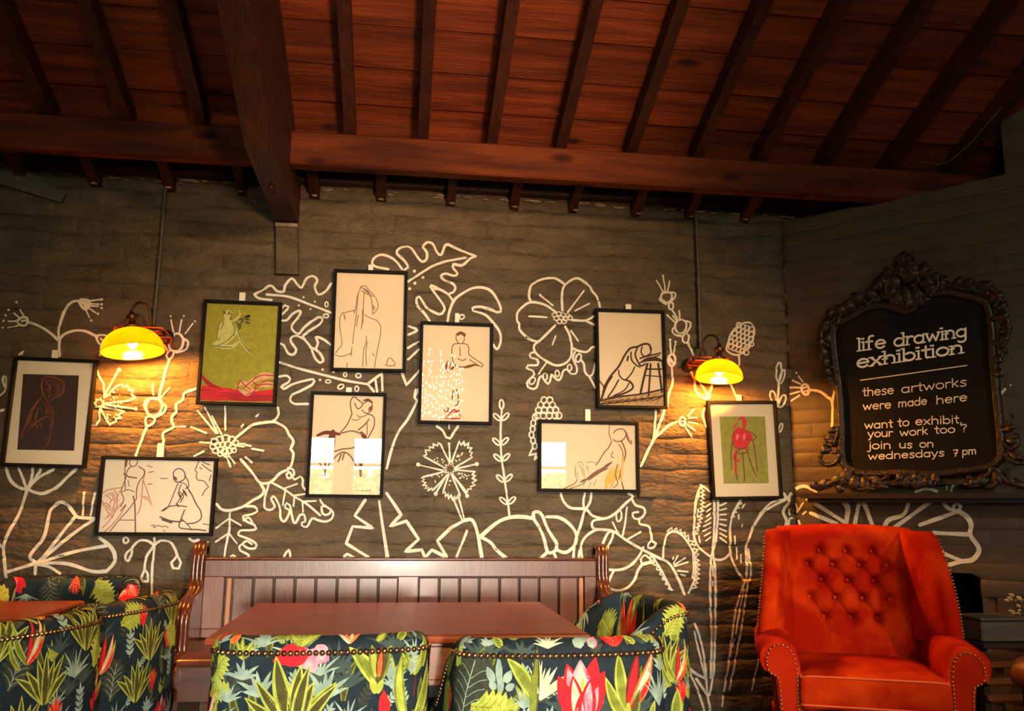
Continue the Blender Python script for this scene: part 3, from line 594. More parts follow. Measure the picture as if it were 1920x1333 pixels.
m.lines('1312,925 1309,938;1309,955 1308,970;1309,985 1310,996;1311,1005 1313,1017', 3); m.lines('1337,1090 1337,1098;1337,1060 1338,1080', 2.6)
m.done('painted_leaf', 'tall white painted cactus leaf with thorns under the matted green picture')
m = Mural()
m.st('1391,934 1377,960 1370,985 1369,1012 1371,1040 1380,1065 1392,1082 1400,1091 1407,1087 1409,1072 1404,1030', 4.4); m.st(zig((1388,938), (1371,970), 8, 6), 2.8, ang=True); m.st('1470,925 1474,935 1452,947 1432,960 1417,980 1405,1007 1400,1025 1401,1050 1401,1090', 5); m.st('1472,935 1447,942 1427,962 1415,985', 4)
m.lines('1396,946 1392,952;1386,965 1386,973;1392,984 1392,988;1377,1005 1378,1020;1382,1027 1383,1048;1390,1040 1391,1055', 3)
m.st('1397,1092 1389,1114 1378,1156 1370,1220 1358,1296', 4.2); m.st('1403,1095 1397,1135 1387,1199 1376,1252 1368,1294', 3.8); m.lines('1396,1105 1385,1158 1380,1188;1378,1199 1374,1213;1356,1305 1354,1324', 3.2); m.st('1426,1222 1418,1258 1411,1294', 3.4)
m.st('1303,1169 1316,1207 1323,1252 1327,1303 1333,1340', 4.2); m.st('1302,1184 1312,1226 1323,1271', 3.8); m.st('1290,1252 1308,1265 1323,1272', 6); m.st('1290,1252 1298,1271 1310,1298 1323,1340', 4.2); m.st('1306,1273 1325,1301', 5)
m.done('painted_leaf', 'white painted seed pod and long grass stems left of the orange armchair')
# -- flowers round the right lamp
m = Mural()
m.st('1252,547 1242,550 1241,560 1252,567 1260,560 1260,550', 4, closed=True); m.st('1240,555 1237,562 1250,570', 3.6); m.st('1260,547 1267,549 1266,557 1257,566', 3.6); m.oval(1259, 573, 4.5, 7, w=3.6); m.lines('1231,526 1244,546;1244,518 1248,546;1256,527 1252,546', 3); m.dots('1244,516', 2); m.st('1261,580 1270,597', 4)
m.st('1280,599 1269,602 1266,615 1275,625 1285,620 1287,607', 4, closed=True); m.st('1266,612 1261,617 1265,627 1277,630', 3.8); m.st('1287,602 1295,605 1295,612 1287,625', 3.8); m.oval(1286, 634, 6, 9, w=3.8); m.lines('1251,590 1266,605;1262,592 1270,603;1274,582 1275,599', 3.2); m.st('1290,642 1296,655 1301,667', 4.2)
m.st(ell(1260, 675, 7, 11), 4.5, closed=True); m.st('1256,672 1262,680', 6); m.lines('1257,641 1258,661;1267,645 1263,662', 3.2); m.dots('1257,637 1267,641', 2.6); m.st('1260,687 1261,717 1254,742 1252,762', 4.2)
m.st('1230,769 1228,800 1226,822', 4.4); m.st('1246,769 1230,815 1225,825 1202,874', 4.8); m.st('1272,790 1255,797 1238,812 1226,824', 4.6); m.st(ell(1280, 790, 6, 8), 4.5, closed=True); m.st('1277,790 1283,790', 3)
m.lines('1290,780 1299,770;1291,784 1304,783;1292,791 1305,793;1290,798 1300,805;1285,801 1297,817', 3); m.dots('1301,768 1306,783 1308,794 1303,807 1298,819', 1.9)
m.st('1303,712 1305,732 1322,747 1330,742 1337,712', 4.2); m.st('1309,712 1325,736', 3.8); m.oval(1329, 741, 3.5, 6, w=3.2); m.st('1333,735 1338,712', 3.4); m.st('1367,712 1377,735 1384,750', 4.2); m.st('1296,697 1303,710', 4)
m.st('1322,765 1318,780 1325,800', 4)
m.done('painted_flower', 'white painted buds and flowers around the right lamp')
m = Mural()
m.st('1410,606 1392,606 1375,620 1366,640 1364,657 1385,665 1405,647 1414,627', 3.4, closed=True)
for r in range(6):
    for c in range(5):
        u = (c-2)*9.0+(4.5 if r % 2 else 0); v = (r-2.6)*9.2; x = 1391+u*.82+v*-.42; y = 635+v*.86+u*.30
        if ((x-1390)/25)**2+((y-636)/29)**2 < 1.0 and not (x < 1374 and y < 622): m.oval(x, y, 5, 4.6, w=2.6)
m.st('1386,665 1387,684', 3.6)
m.done('painted_flower', 'white painted pine cone behind the right lamp')
m = Mural()
m.oval(1461, 697, 5, 18, .05, w=3.4); m.oval(1467, 706, 4, 14, .25, w=3.2); m.st('1461,715 1459,750 1458,762', 4); m.oval(1450, 744, 5, 12, -.2, w=3.4); m.oval(1467, 752, 5, 13, .4, w=3.4); m.oval(1464, 802, 3, 9, .35, w=3)
m.done('painted_leaf', 'white painted sprig of small leaves right of the matted green picture')
m = Mural()
m.oval(1510, 730, 7, 10, -.2, w=5); m.st('1506,728 1512,726', 3); m.st('1506,735 1514,732', 3); m.lines('1484,751 1499,741;1481,739 1499,734;1482,726 1501,727;1487,714 1501,720;1497,705 1505,716', 3); m.dots('1484,751 1481,739 1482,727 1486,713 1493,699', 2)
m.st('1520,731 1537,734 1552,745 1560,755 1560,805', 5); m.st('1564,734 1560,755', 4.6); m.st('1877,738 1885,729', 4); m.dots('1895,722', 2)
m.done('painted_flower', 'white painted bent flower on the chimney breast beside the carved board')
m = Mural()
m.st('1530,921 1521,917 1512,912 1502,912 1492,917 1480,932 1479,944 1471,952 1470,965 1475,975 1474,988', 6); m.st('1479,988 1481,972 1487,971 1496,975 1500,985', 4); m.lines('1492,944 1495,957 1490,971;1506,943 1495,960;1511,959 1505,964;1480,955 1481,965', 3.2); m.dots('1514,936', 3.5)
m.lines('1525,942 1552,959 1585,980;1520,962 1570,982', 7); m.st('1580,938 1589,950 1589,965 1586,985', 9); m.lines('1602,985 1615,938 1636,985', 8)
m.st('1657,990 1663,978 1672,972 1692,966 1701,952 1704,936', 8); m.lines('1676,990 1748,938;1725,984 1796,959', 7.5); m.st('1766,938 1778,953 1796,958', 7); m.st('1796,958 1787,953 1793,943 1801,949', 6, closed=True)
m.st('1796,958 1813,969 1821,984 1819,1002 1834,1025 1834,1037 1822,1050 1801,1053 1770,1062', 9); m.lines('1750,999 1816,1002;1760,1034 1804,1052', 7.5); m.st('1717,922 1729,917 1744,917 1756,921', 6); m.st('1783,920 1790,902', 4); m.lines('1775,912 1775,918;1775,905 1775,906', 3)
m.done('painted_flower', 'big white painted fan shaped bloom on the chimney breast behind the armchair')
# ---------------------------------------------------------------- framed drawings
INK = {}
def ink(name, c):
    if name not in INK: INK[name] = mat('ink_'+name, c, tuple(x*.8 for x in c), .85, 40.)
    return INK[name]
FY = -.046
def picture(corners, label, art, inks, mount=None, paper='paper', tabpx=None, bar=.0145):
    C4 = [onY(x, y, FY) for x, y in corners]; c = sum(C4)/4
    w = (np.linalg.norm(C4[1]-C4[0])+np.linalg.norm(C4[2]-C4[3]))/2; h = (np.linalg.norm(C4[3]-C4[0])+np.linalg.norm(C4[2]-C4[1]))/2
    e = (C4[1]-C4[0])+(C4[2]-C4[3]); e[1] = 0; ex = e/np.linalg.norm(e); ez = np.array([-ex[2], 0, ex[0]])
    loc = np.array([c[0], -.03, c[2]])
    t = empty('picture_frame', loc, label=label, cat='picture', group='framed life drawings on the brick wall')
    def Q(u, v, y): q = loc+ex*u+ez*v; return np.array([q[0], y, q[2]])
    f = MB(); W = w/2; H = h/2; b = bar
    for (u0, v0, u1, v1, a, bb) in ((-W,-H,W,-H,0,1),(W,-H,W,H,1,2),(W,H,-W,H,2,3),(-W,H,-W,-H,3,0)):
        def inn(u, v): return (u-b*np.sign(u), v-b*np.sign(v))
        i0 = inn(u0, v0); i1 = inn(u1, v1); bv = .002
        prof = []
        for (U, V), (I, J) in (((u0, v0), i0), ((u1, v1), i1)):
            du = (I-U)/b; dv = (J-V)/b
            prof.append([Q(U, V, -.020), Q(U, V, FY+bv), Q(U+du*bv, V+dv*bv, FY), Q(I-du*bv, J-dv*bv, FY), Q(I, J, FY+bv), Q(I, J, -.026)])
        f.quadgrid(prof)
    f.build('frame', M['black'], t, loc, fix=True)
    bk = MB(); bk.hexa([Q(-W+.003,-H+.003,-.022), Q(W-.003,-H+.003,-.022), Q(W-.003,-H+.003,-.017), Q(-W+.003,-H+.003,-.017), Q(-W+.003,H-.003,-.022), Q(W-.003,H-.003,-.022), Q(W-.003,H-.003,-.017), Q(-W+.003,H-.003,-.017)])
    bk.build('backing', M['darkwood'], t, loc)
    iw, ih = W-b+.002, H-b+.002
    if mount:
        MC = [onY(x, y, -.029) for x, y in mount]; mb = MB(); O = [Q(-iw,ih,-.029), Q(iw,ih,-.029), Q(iw,-ih,-.029), Q(-iw,-ih,-.029)]
        for i in range(4): j = (i+1) % 4; mb.poly([O[i], O[j], MC[j], MC[i]])
        for i in range(4): j = (i+1) % 4; mb.poly([MC[i], MC[j], MC[j]+(0,.003,0), MC[i]+(0,.003,0)])
        mb.build('mount', M['matboard'], t, loc)
    p = MB(); p.hexa([Q(-iw,-ih,-.0262), Q(iw,-ih,-.0262), Q(iw,-ih,-.0225), Q(-iw,-ih,-.0225), Q(-iw,ih,-.0262), Q(iw,ih,-.0262), Q(iw,ih,-.0225), Q(-iw,ih,-.0225)])
    lay = [0]
    def proj(x, y): q = onY(x, y, -.0264); return np.array([q[0], -.0264-lay[0], q[2]])
    def S(k, pts, wd=1.6, ang=False, closed=False, taper=None, jit=0):
        lay[0] += .000012
        stroke(p, pts, wd*1.18, proj, k, 2.5, closed, ang, taper=taper, cap=wd > 1.5)
    def D(k, x, y, rx, ry=None, rot=0): lay[0] += .000012; dot(p, x, y, rx, proj, k, 14, 1., (ry or rx)/rx, rot)
    def PG(k, pts): lay[0] += .000012; p.poly([proj(x, y) for x, y in pp(pts)], k)
    if art: art(S, D, PG)
    p.build('drawing', [M[paper] if paper in M else ink(*paper)]+[ink(*i) for i in inks], t, loc, fix=False)
    g = MB(); g.hexa([Q(-iw,-ih,-.0365), Q(iw,-ih,-.0365), Q(iw,-ih,-.0345), Q(-iw,-ih,-.0345), Q(-iw,ih,-.0365), Q(iw,ih,-.0365), Q(iw,ih,-.0345), Q(-iw,ih,-.0345)])
    g.build('pane', M['pane'], t, loc)
    if tabpx:
        x, y0, y1, wd = tabpx; a = onY(x-wd/2, y0, -.02); b2 = onY(x+wd/2, y1, -.02); mb = MB(); mb.box(a[0], b2[0], -.024, -.012, b2[2]-.004, a[2], bev=.002); mb.build('hanging_strip', M['tab'], t, loc)
    return t
tp = lambda t: .35+.65*math.sin(math.pi*min(1, max(0, t)))
def art1(S, D, PG):
    PG(1, '44,696 152,701 142,848 28,845')
    for q in ('79,710 86,706 99,707 112,712 120,719 119,732 114,740 102,746 94,752','79,710 78,725 80,736 86,744','84,712 92,722 94,738 90,747','96,710 108,722 108,740','79,743 68,757 60,767 54,782 48,797 42,812 38,822','81,743 92,757 99,770 99,786 97,800 95,812 93,824 88,835 81,843','99,779 85,782 69,791 55,804 41,818','72,765 66,785 62,800','70,752 62,770','90,760 86,778','60,775 52,800','66,795 72,803','74,792 78,802'): S(3, q, 2.6, taper=tp)
    for q in ('98,712 112,722 110,738','92,756 97,775 96,795','82,728 96,735','50,800 66,788'): S(2, q, 6, taper=tp)
    for q in ('85,712 100,714 115,724','84,720 98,720 116,732','96,742 112,738','96,780 94,812 86,836','44,816 60,800','80,750 92,770 94,788'): S(2, q, 4, taper=tp)
def art2(S, D, PG):
    D(1, 427, 590, 7, 10, .2); 
    for q, w_ in (('424,602 416,615 414,632',10),('428,604 424,620 420,640',12),('432,604 436,615 434,628',10),('412,605 409,622 407,637',4),('404,645 420,640 438,626 446,620',11),('445,620 452,638 460,652 468,661',5),('400,646 416,650 434,650 446,642',7),('436,602 446,596 450,590 449,584',4)): S(1, q, w_, taper=lambda t: .6+.4*math.sin(3.1*t))
    for q in ('412,603 408,620 406,637','420,603 414,618','398,647 414,650 436,651','446,621 456,645 470,661','440,625 424,640 408,648','428,583 434,590 431,600','436,604 440,618 438,630','418,582 420,588'): S(2, q, 1.3)
    for q in ('447,600 455,598 452,608','443,604 450,612 447,620','458,594 468,592 460,598 469,600','460,604 468,606'): S(2, q, 4.5, taper=tp)
    D(2, 421, 586, 2.6); D(2, 429, 588, 2)
    PG(3, '379,722 395,725 410,726 430,728 450,732 480,734 517,728 516,753 375,750')
    for q, w_ in (('377,702 384,712 396,722 412,727',7),('378,730 400,736 430,742 516,745',10),('395,733 440,748 515,750',6)): S(4, q, w_, taper=tp)
    for y in (728,733,738,744,748): S(3, [(378, y), (400, y+2), (430, y+1)], 3, taper=tp)
    for q, w_ in (('446,722 455,718 462,722 470,730 478,732',9),('478,712 490,706 504,704 514,708',11),('484,724 496,720 514,722',10),('462,722 474,714 486,710',8),('448,732 462,738 472,736',8)): S(5, q, w_, taper=tp)
    for q in ('443,738 447,720 452,714 458,722 470,730','458,726 468,718 480,708 494,703 514,705','474,716 484,722 500,720 514,722','480,728 494,716 514,714','446,732 458,742 470,744','462,740 476,734 480,722'): S(4, q, 1.6)
def art3(S, D, PG):
    for q in ('677,537 685,536 690,542 702,555 709,570 706,582 700,588','677,537 670,555 668,570 664,588','672,548 670,570 668,590','684,541 682,560 681,590','677,545 690,552 700,556','686,545 696,560 699,590','665,582 655,584 640,589 637,605 638,620 641,645 634,655 629,662','682,590 694,596 705,600 713,610 714,622 711,640 706,665 702,690','687,630 686,645 682,655 680,688','689,640 686,660 687,686','668,590 664,620 661,645','672,590 668,612','628,665 640,668 660,662','651,680 650,690','698,662 702,668','660,650 658,668','725,684 727,674 732,671 737,676 741,684 730,686 722,684'): S(1, q, 1.3)
    for q in ('680,580 680,600 677,618','645,588 647,600','700,572 702,582','676,538 688,545 696,553','664,584 660,582'): S(1, q, 2.2, taper=tp)
def art4(S, D, PG):
    S(1, '858,627 864,624 871,628', 5); 
    for q in ('856,626 855,634 858,641 863,645 869,641 871,634 871,627','862,644 852,645 848,650 847,660 848,672 850,680','867,644 876,646 879,654 879,664 892,674 906,684 904,688 892,682 880,674','850,680 856,686 868,688 882,684','840,676 838,686 836,698','846,678 843,690 840,698','862,650 863,668','858,672 868,676 874,672'): S(1, q, 1.4)
    for q in ('862,688 876,688 890,684 899,686','838,680 836,692','852,686 845,694'): S(1, q, 4, taper=tp)
    for q in ('856,730 859,742 859,755 854,762','850,732 848,748','841,765 838,775'): S(1, q, 2)
    for q in ('835,783 843,776 851,768 858,774 867,783','833,784 850,785 868,784','848,774 860,770 866,772','838,764 833,768 837,774'): S(2, q, 2.4, taper=tp)
def art5(S, D, PG):
    PG(2, '1124,748 1150,742 1200,738 1247,728 1248,763 1123,761')
    for i in range(9): S(3, [(1126+i*13, 760-i*.5), (1140+i*13, 747-i*1.2)], 3.4, taper=tp); S(1, [(1128+i*12, 756-i*.6), (1146+i*12, 751-i)], 1.6)
    for q, w_ in (('1132,727 1145,705 1160,687 1172,665 1182,653 1195,650 1207,645 1217,646 1221,655',3.2),('1195,652 1191,665 1196,678 1202,686 1210,682',2.6),('1183,660 1184,674 1192,684 1200,688',2.4),('1200,672 1212,668 1226,665 1238,662',2.6),('1200,680 1214,674 1236,666',2),('1204,650 1202,660 1208,668 1220,662 1219,652',2.2),('1190,688 1184,700 1172,712 1162,705 1160,694',2.2),('1172,712 1182,716 1187,726 1178,734 1160,741 1138,748',3),('1147,706 1138,720 1131,738 1127,750',3.6),('1160,712 1150,730 1140,744',2.4),('1180,718 1170,732 1150,742',2),('1122,712 1132,725 1130,735',2)): S(1, q, w_)
    S(1, '1202,679 1214,674 1230,673 1244,678', 7, taper=tp)
    for q, w_ in (('1214,682 1208,705 1201,737',3.6),('1220,682 1218,712 1216,741',3),('1234,682 1238,710 1241,735',3.4),('1242,680 1245,708 1247,728',2.6),('1211,692 1240,692',2.6),('1209,704 1240,706',1.8)): S(1, q, w_)
    S(1, '1124,752 1160,744 1200,739 1247,729', 2.6); S(1, '1178,668 1176,676', 3); S(1, '1126,758 1180,752 1246,742', 2)
def art6(S, D, PG):
    for q, w_ in (('1146,880 1140,900 1136,915',9),('1152,878 1150,896 1146,914',8),('1158,872 1156,890 1150,905',7)): S(2, q, w_, taper=tp)
    for q, w_ in (('1086,872 1092,880 1096,895',6),('1100,874 1104,884',6),('1078,880 1084,896',5)): S(4, q, w_, taper=tp)
    for q in ('1082,868 1090,866 1094,874','1100,868 1108,866 1118,868','1080,872 1078,888 1082,900','1096,900 1094,912','1108,904 1104,914','1118,900 1112,912'): S(5, q, 1.2)
    for q, w_ in (('1150,812 1156,806 1165,804 1172,808 1173,818 1166,826 1156,828 1150,824',1.6),('1170,806 1176,815 1180,828 1184,832 1184,826',1.6),('1147,827 1142,838 1134,847 1128,856 1122,866 1117,872',1.6),('1165,826 1171,840 1173,852 1168,870 1163,886 1166,905 1171,922',2),('1160,832 1168,850 1164,880 1160,900',1.4),('1158,870 1154,890 1158,906 1150,915',1.4),('1149,846 1146,856 1152,858',1.2),('1148,866 1136,872 1130,880',1.4),('1082,900 1078,906 1062,914 1048,920',1.4),('1098,904 1086,910 1068,916',1.2),('1143,794 1142,812 1146,826',1.2)): S(1, q, w_)
    for q, w_ in (('1146,868 1132,878 1112,890 1096,902',5.5),('1140,878 1122,886 1104,900',4),('1100,898 1088,904',4),('1174,810 1178,824 1183,832',3.4)): S(3, q, w_, taper=tp)
    S(2, '1170,852 1166,880 1165,905', 4, taper=tp)
def art7(S, D, PG):
    for q, w_ in (('660,776 657,760 658,750 664,744 672,750 680,757 676,764 670,766 665,756',1.8),('681,757 690,752 697,756 698,766 692,774 684,774 678,768',1.5),('660,776 654,790 648,800 638,811',1.8),('688,776 698,779 702,786 701,800 694,814 688,826 684,848 679,870 676,888',1.8),('692,786 684,796 672,806',2),('668,778 676,782 688,778',1.2),('660,786 668,788 676,784',1.2),('688,790 688,812 683,830',1.3),('675,860 672,876 678,888',1.4)): S(1, q, w_)
    S(1, '682,751 690,750 698,754', 5, taper=tp); S(1, '692,770 696,762', 5, taper=tp)
    for q, w_ in (('596,816 610,811 624,812 636,814',6),('624,812 621,828 619,842 613,860',13),('583,856 598,860 614,858',13),('583,850 596,850',5),('678,812 684,822 681,834',7)): S(2, q, w_, taper=lambda t: .7+.3*math.sin(3.1*t))
    for q in ('622,848 642,842 660,840 680,832','640,812 660,808 680,814','624,862 634,852 646,848 658,856 668,874','646,848 642,862','598,866 604,876 610,886','618,868 610,884'): S(3, q, 2.4)
    for q, w_ in (('677,862 676,892',4),('610,868 609,892',3),('634,866 640,852',2)): S(2, q, w_)
    S(1, '664,919 682,920 696,919', 1.1)
def art8(S, D, PG):
    for q in ('187,928 200,920 214,916 228,914','214,918 220,932 216,958 205,976 192,990','190,936 196,950 204,962 212,970','225,920 216,940 210,960','262,876 272,884 268,902 266,930 262,955 256,965','190,945 200,944 208,950','268,900 276,920 282,940','236,948 222,970 206,988 194,998','200,930 208,936 206,944'): S(2, q, 1.5)
    for q in ('196,930 210,926 216,940','192,946 202,952 212,958','198,972 212,960 226,945','264,930 278,936 284,946','210,936 222,938'): S(3, q, 6, taper=tp)
    for q, w_ in (('245,860 243,870 250,875 257,869 258,860',1.6),('235,860 234,885 235,918',1.4),('246,874 238,884 236,896 230,912 227,922 232,936 226,950',1.6),('260,874 270,882 270,890 260,905 256,920 256,935',1.6),('232,888 242,894 256,896',2.2),('228,923 240,918 252,922',1.4),('256,935 242,954 226,972 206,996',1.6),('250,930 253,950 254,1000',2.2),('225,975 252,975',1.4),('238,862 236,874',3),('240,900 242,912',1.2),('226,958 236,946',1.6)): S(1, q, w_)
    for q, w_ in (('325,886 330,880 339,879 346,886 347,896 340,902 331,904 326,898 325,886',1.8),('346,892 352,900 354,912 348,916',1.6),('334,906 328,920 320,940 314,952 306,958',1.6),('350,912 360,928 368,945 376,958 377,972 366,980 352,982',2),('340,908 336,920 344,930 338,942',1.6),('346,920 338,934 332,944',1.6),('303,958 316,950 334,948 350,950',1.8),('300,969 318,976 334,978 344,976',2.4),('304,974 322,980',3),('346,956 340,972 336,988 352,992 372,993 386,995',2),('340,972 352,984 360,994',1.6),('380,982 392,984',1.4),('336,904 348,908 356,924',1.4)): S(4, q, w_)
    for q, w_ in (('327,894 331,900',5),('343,918 350,930',4),('334,922 340,936',3.4),('330,944 336,950',3)): S(4, q, w_, taper=tp)
    for q in ('373,864 369,874 366,882 370,886 368,892 371,900 381,901 386,906 390,912','376,862 384,868 394,872','378,870 388,878 397,884','374,876 379,880','392,912 384,920 379,930','396,890 392,902'): S(4, q, 1.5)
    for q in ('276,873 286,876','278,886 288,884','276,908 286,907','300,897 315,897','283,986 290,984 288,990 296,985 304,988 310,986 316,990','306,994 310,996'): S(4, q, 1.2)
def art10(S, D, PG):
    PG(1, '1349,779 1434,781 1441,906 1357,908')
    for q, w_ in (('1386,786 1391,783 1396,790 1395,800 1391,806',7),('1383,792 1378,798 1374,804',3)): S(2, q, w_, taper=tp)
    for q, w_ in (('1384,808 1380,820 1386,836',14),('1394,808 1400,820 1396,836',14),('1390,808 1390,836',10),('1402,812 1408,818 1406,828',5),('1380,846 1378,860 1384,864',6)): S(2, q, w_, taper=lambda t: .7+.3*math.sin(3.1*t))
    for q, w_ in (('1383,814 1382,824',5),('1396,814 1395,824',5)): S(3, q, w_, taper=tp)
    for q in ('1376,810 1374,826 1378,838 1390,842 1404,838','1398,808 1410,812 1418,820 1408,826 1400,822','1386,842 1378,856 1380,880 1382,900','1392,848 1394,870 1396,896 1394,904','1400,842 1406,862 1412,880 1418,892','1412,826 1416,850 1420,884','1374,822 1371,850 1372,880','1404,842 1396,850 1384,850'): S(4, q, 1.7)
    S(2, '1380,868 1379,888', 4, taper=tp)
BK = ('charcoal', (.035,.025,.02)); BR = ('sepia', (.16,.06,.03))
picture([(18,668),(178,674),(162,878),(7,873)], 'black framed dark picture of a rust outlined figure in a wide cream mount', art1, [('umber', (.040,.014,.010)), ('rustdark', (.10,.022,.008)), ('rust', (.26,.065,.02))], mount=[(43,701),(148,704),(139,845),(32,843)], tabpx=(103,656,676,10))
picture([(377,560),(525,567),(520,761),(371,758)], 'black framed olive green picture with a pale seated figure above red drapery', art2, [('pale', (.52,.50,.16)), ('olivedark', (.10,.09,.02)), ('crimson', (.62,.02,.03)), ('darkred', (.40,.012,.02)), ('flesh', (.70,.36,.20))], paper=('olive', (.33,.29,.025)), tabpx=(454,548,572,10))
picture([(626,503),(765,509),(760,697),(619,695)], 'black framed pale pencil drawing of a back view with long hair', art3, [('pencil', (.20,.13,.085))], paper='buff', tabpx=(695,496,512,9))
picture([(787,602),(924,606),(924,797),(785,793)], 'black framed drawing of a small seated figure, golden lights mirrored in its glass', art4, [BR, ('redchalk', (.38,.02,.015))], paper='buff', tabpx=(857,587,608,8))
picture([(1117,577),(1247,582),(1252,766),(1120,765)], 'black framed charcoal drawing of a figure slumped over a stool', art5, [('brownblack', (.05,.018,.012)), ('ochre', (.52,.33,.16)), ('ochredark', (.40,.20,.07))], paper='buff', tabpx=(1178,570,584,11))
picture([(1010,788),(1198,790),(1200,925),(1010,920)], 'black framed landscape drawing of a reclining figure over yellow cloth', art6, [BR, ('yellow', (.70,.42,.10)), ('brown', (.20,.10,.07)), ('palegreen', (.50,.46,.28)), ('greenline', (.25,.28,.17))], paper='buff', tabpx=(1102,767,792,10))
picture([(578,733),(722,737),(721,934),(577,932)], 'black framed brown drawing of a lounging figure with one arm raised over its head', art7, [BR, ('maroon', (.13,.03,.02)), ('umberline', (.22,.11,.07))], paper='buff', tabpx=(654,726,742,10))
picture([(186,855),(405,858),(400,1006),(179,1003)], 'black framed landscape sheet with two sketched figures and a profile, lowest left', art8, [('redbrown', (.22,.07,.055)), ('sanguine', (.52,.17,.12)), ('blush', (.66,.40,.33)), ('greybrown', (.11,.07,.06))], tabpx=(301,831,860,11))
picture([(1325,752),(1456,750),(1470,936),(1339,936)], 'black framed small green picture of a scarlet figure in a cream mount', art10, [('grassolive', (.34,.33,.06)), ('scarlet', (.70,.03,.05)), ('rose', (.80,.22,.20)), ('brownred', (.22,.05,.03))], mount=[(1349,781),(1434,781),(1442,906),(1357,907)], tabpx=(1386,740,756,9))
# ---------------------------------------------------------------- wall lamps
def lamp_shade_mat():
    m = bpy.data.materials.new('amber_glass_shade'); m.use_nodes = True; nt = m.node_tree; N = nt.nodes; L = nt.links; N.remove(N['Principled BSDF'])
    a = N.new('ShaderNodeBsdfTranslucent'); a.inputs[0].default_value = (.60,.37,.028,1); d = N.new('ShaderNodeBsdfDiffuse'); d.inputs[0].default_value = (.60,.36,.025,1)
    g = N.new('ShaderNodeBsdfGlossy'); g.inputs['Roughness'].default_value = .12; x = N.new('ShaderNodeMixShader'); x.inputs[0].default_value = .15; y = N.new('ShaderNodeMixShader'); y.inputs[0].default_value = .06
    L.new(a.outputs[0], x.inputs[1]); L.new(d.outputs[0], x.inputs[2]); L.new(x.outputs[0], y.inputs[1]); L.new(g.outputs[0], y.inputs[2]); L.new(y.outputs[0], N['Material Output'].inputs[0]); return m
M['shade'] = lamp_shade_mat(); M['bulb'] = glow('bulb_glow', (1., .80, .45), 14.)
def wall_lamp(label, c, side, tilt, R=.131):
    """c = centre of the rim; side = +1 when the wall bracket is to its right"""
    c = np.array(c, float); t = empty('wall_lamp', (c[0], 0, c[2]), label=label, cat='lamp', group='amber glass wall lamps'); o = (c[0], 0, c[2])
    ez = np.array([math.sin(tilt), .10, math.cos(tilt)]); ez /= np.linalg.norm(ez); ex = np.cross(np.array([0,1.,0]), ez); ex /= np.linalg.norm(ex); ey = np.cross(ez, ex); ax = (ex, ey, ez)
    pr = [(R*math.cos(a)**.85 if a < 1.5 else .02, R*.78*math.sin(a)) for a in [1.45*i/18 for i in range(19)]]
    pr = [(R*1.015,-.004),(R*1.02,0.0)]+pr[1:]; inner = [(max(r-.004, .012), z-.001) for r, z in pr][::-1]
    s_ = MB(); s_.lathe(pr+inner+[pr[0]], c, n=40, axis=ax); s_.build('glass_shade', M['shade'], t, o, smooth=True)
    top = c+ez*R*.78
    b = MB(); b.ball(c+ez*.035, .021, n=14, k=9, sc=(1,1,1.25), axis=ax); b.build('bulb', M['bulb'], t, o, smooth=True)
    b = MB(); b.lathe([(.0001,-.03),(.013,-.03),(.014,-.002),(.030,0),(.034,.012),(.018,.022),(.013,.040),(.022,.046),(.024,.060),(.012,.072),(.007,.085),(.0001,.086)], top, n=16, axis=ax); b.build('holder', M['bronze'], t, o, smooth=2)
    a0 = top+ez*.08; wx = c[0]+side*.055
    arc = [a0+np.array([side*(.032-.032*math.cos(q)), .06*(1-math.cos(q))/2, .052*math.sin(q)]) for q in [math.pi*i/12 for i in range(13)]]
    e_ = arc[-1]; arc += [e_+np.array([side*.004, .01, -.03]), np.array([wx, -.045, e_[2]-.075]), np.array([wx, -.02, e_[2]-.088])]
    b = MB(); b.tube(arc, .0055, n=8); b.build('gooseneck', M['bronze'], t, o, smooth=True)
    # copper gallery: a shallow rectangular hood behind the shade, standing off the wall
    zt = top[2]+.020; x0, x1 = (c[0]-.10, c[0]+.125) if side > 0 else (c[0]-.125, c[0]+.10)
    P = [np.array([x0, -.15, zt]), np.array([x1-.02, -.15, zt-.003]), np.array([x1, -.045, zt-.028]), np.array([x0+.015, -.045, zt-.022])]
    b = MB(); b.tube(P+[P[0]], .0042, n=6); b.tube([P[0], P[0]+(0,0,-.022)], .004, n=6); b.tube([P[2], P[2]+np.array([-.01,0,-.03])], .004, n=6); b.build('gallery_rail', M['copper'], t, o, smooth=True)
    b = MB(); b.hexa([P[3]+(0,0,-.004), P[2]+(0,0,-.004), P[2]+(0,.03,-.004), P[3]+(0,.03,-.004), P[3]+(0,0,.001), P[2]+(0,0,.001), P[2]+(0,.03,.001), P[3]+(0,.03,.001)]); b.box(x0+.03, x1-.04, -.125, -.05, zt-.014, zt-.010, bev=.001); b.build('hood', M['copper'], t, o)
    bpx = wx+side*.035; b = MB(); b.lathe([(.0001,.0),(.030,.0),(.034,-.012),(.024,-.022),(.010,-.030),(.0001,-.031)], (bpx, -.008, zt-.02), n=18, axis=(np.array([1.,0,0]), np.array([0,0,1.]), np.array([0,1.,0]))); b.tube([(bpx, -.03, zt-.02), (wx, -.045, zt-.01)], .007, n=8); b.build('wall_plate', M['bronze'], t, o, smooth=2)
    l = point('bulb_light', c+ez*.02, LAMP_W, (1., .33, .03), .04); l.parent = t; l.location = tuple((c+ez*.012)-np.array(o))
LAMP_W = 22.
a = onY(249, 658, -.195); wall_lamp('amber glass dome wall lamp above the leftmost pictures', a, 1, -.14)
a = onY(1348, 708, -.19); wall_lamp('amber glass dome wall lamp above the matted green picture', a, -1, .08, R=.112)
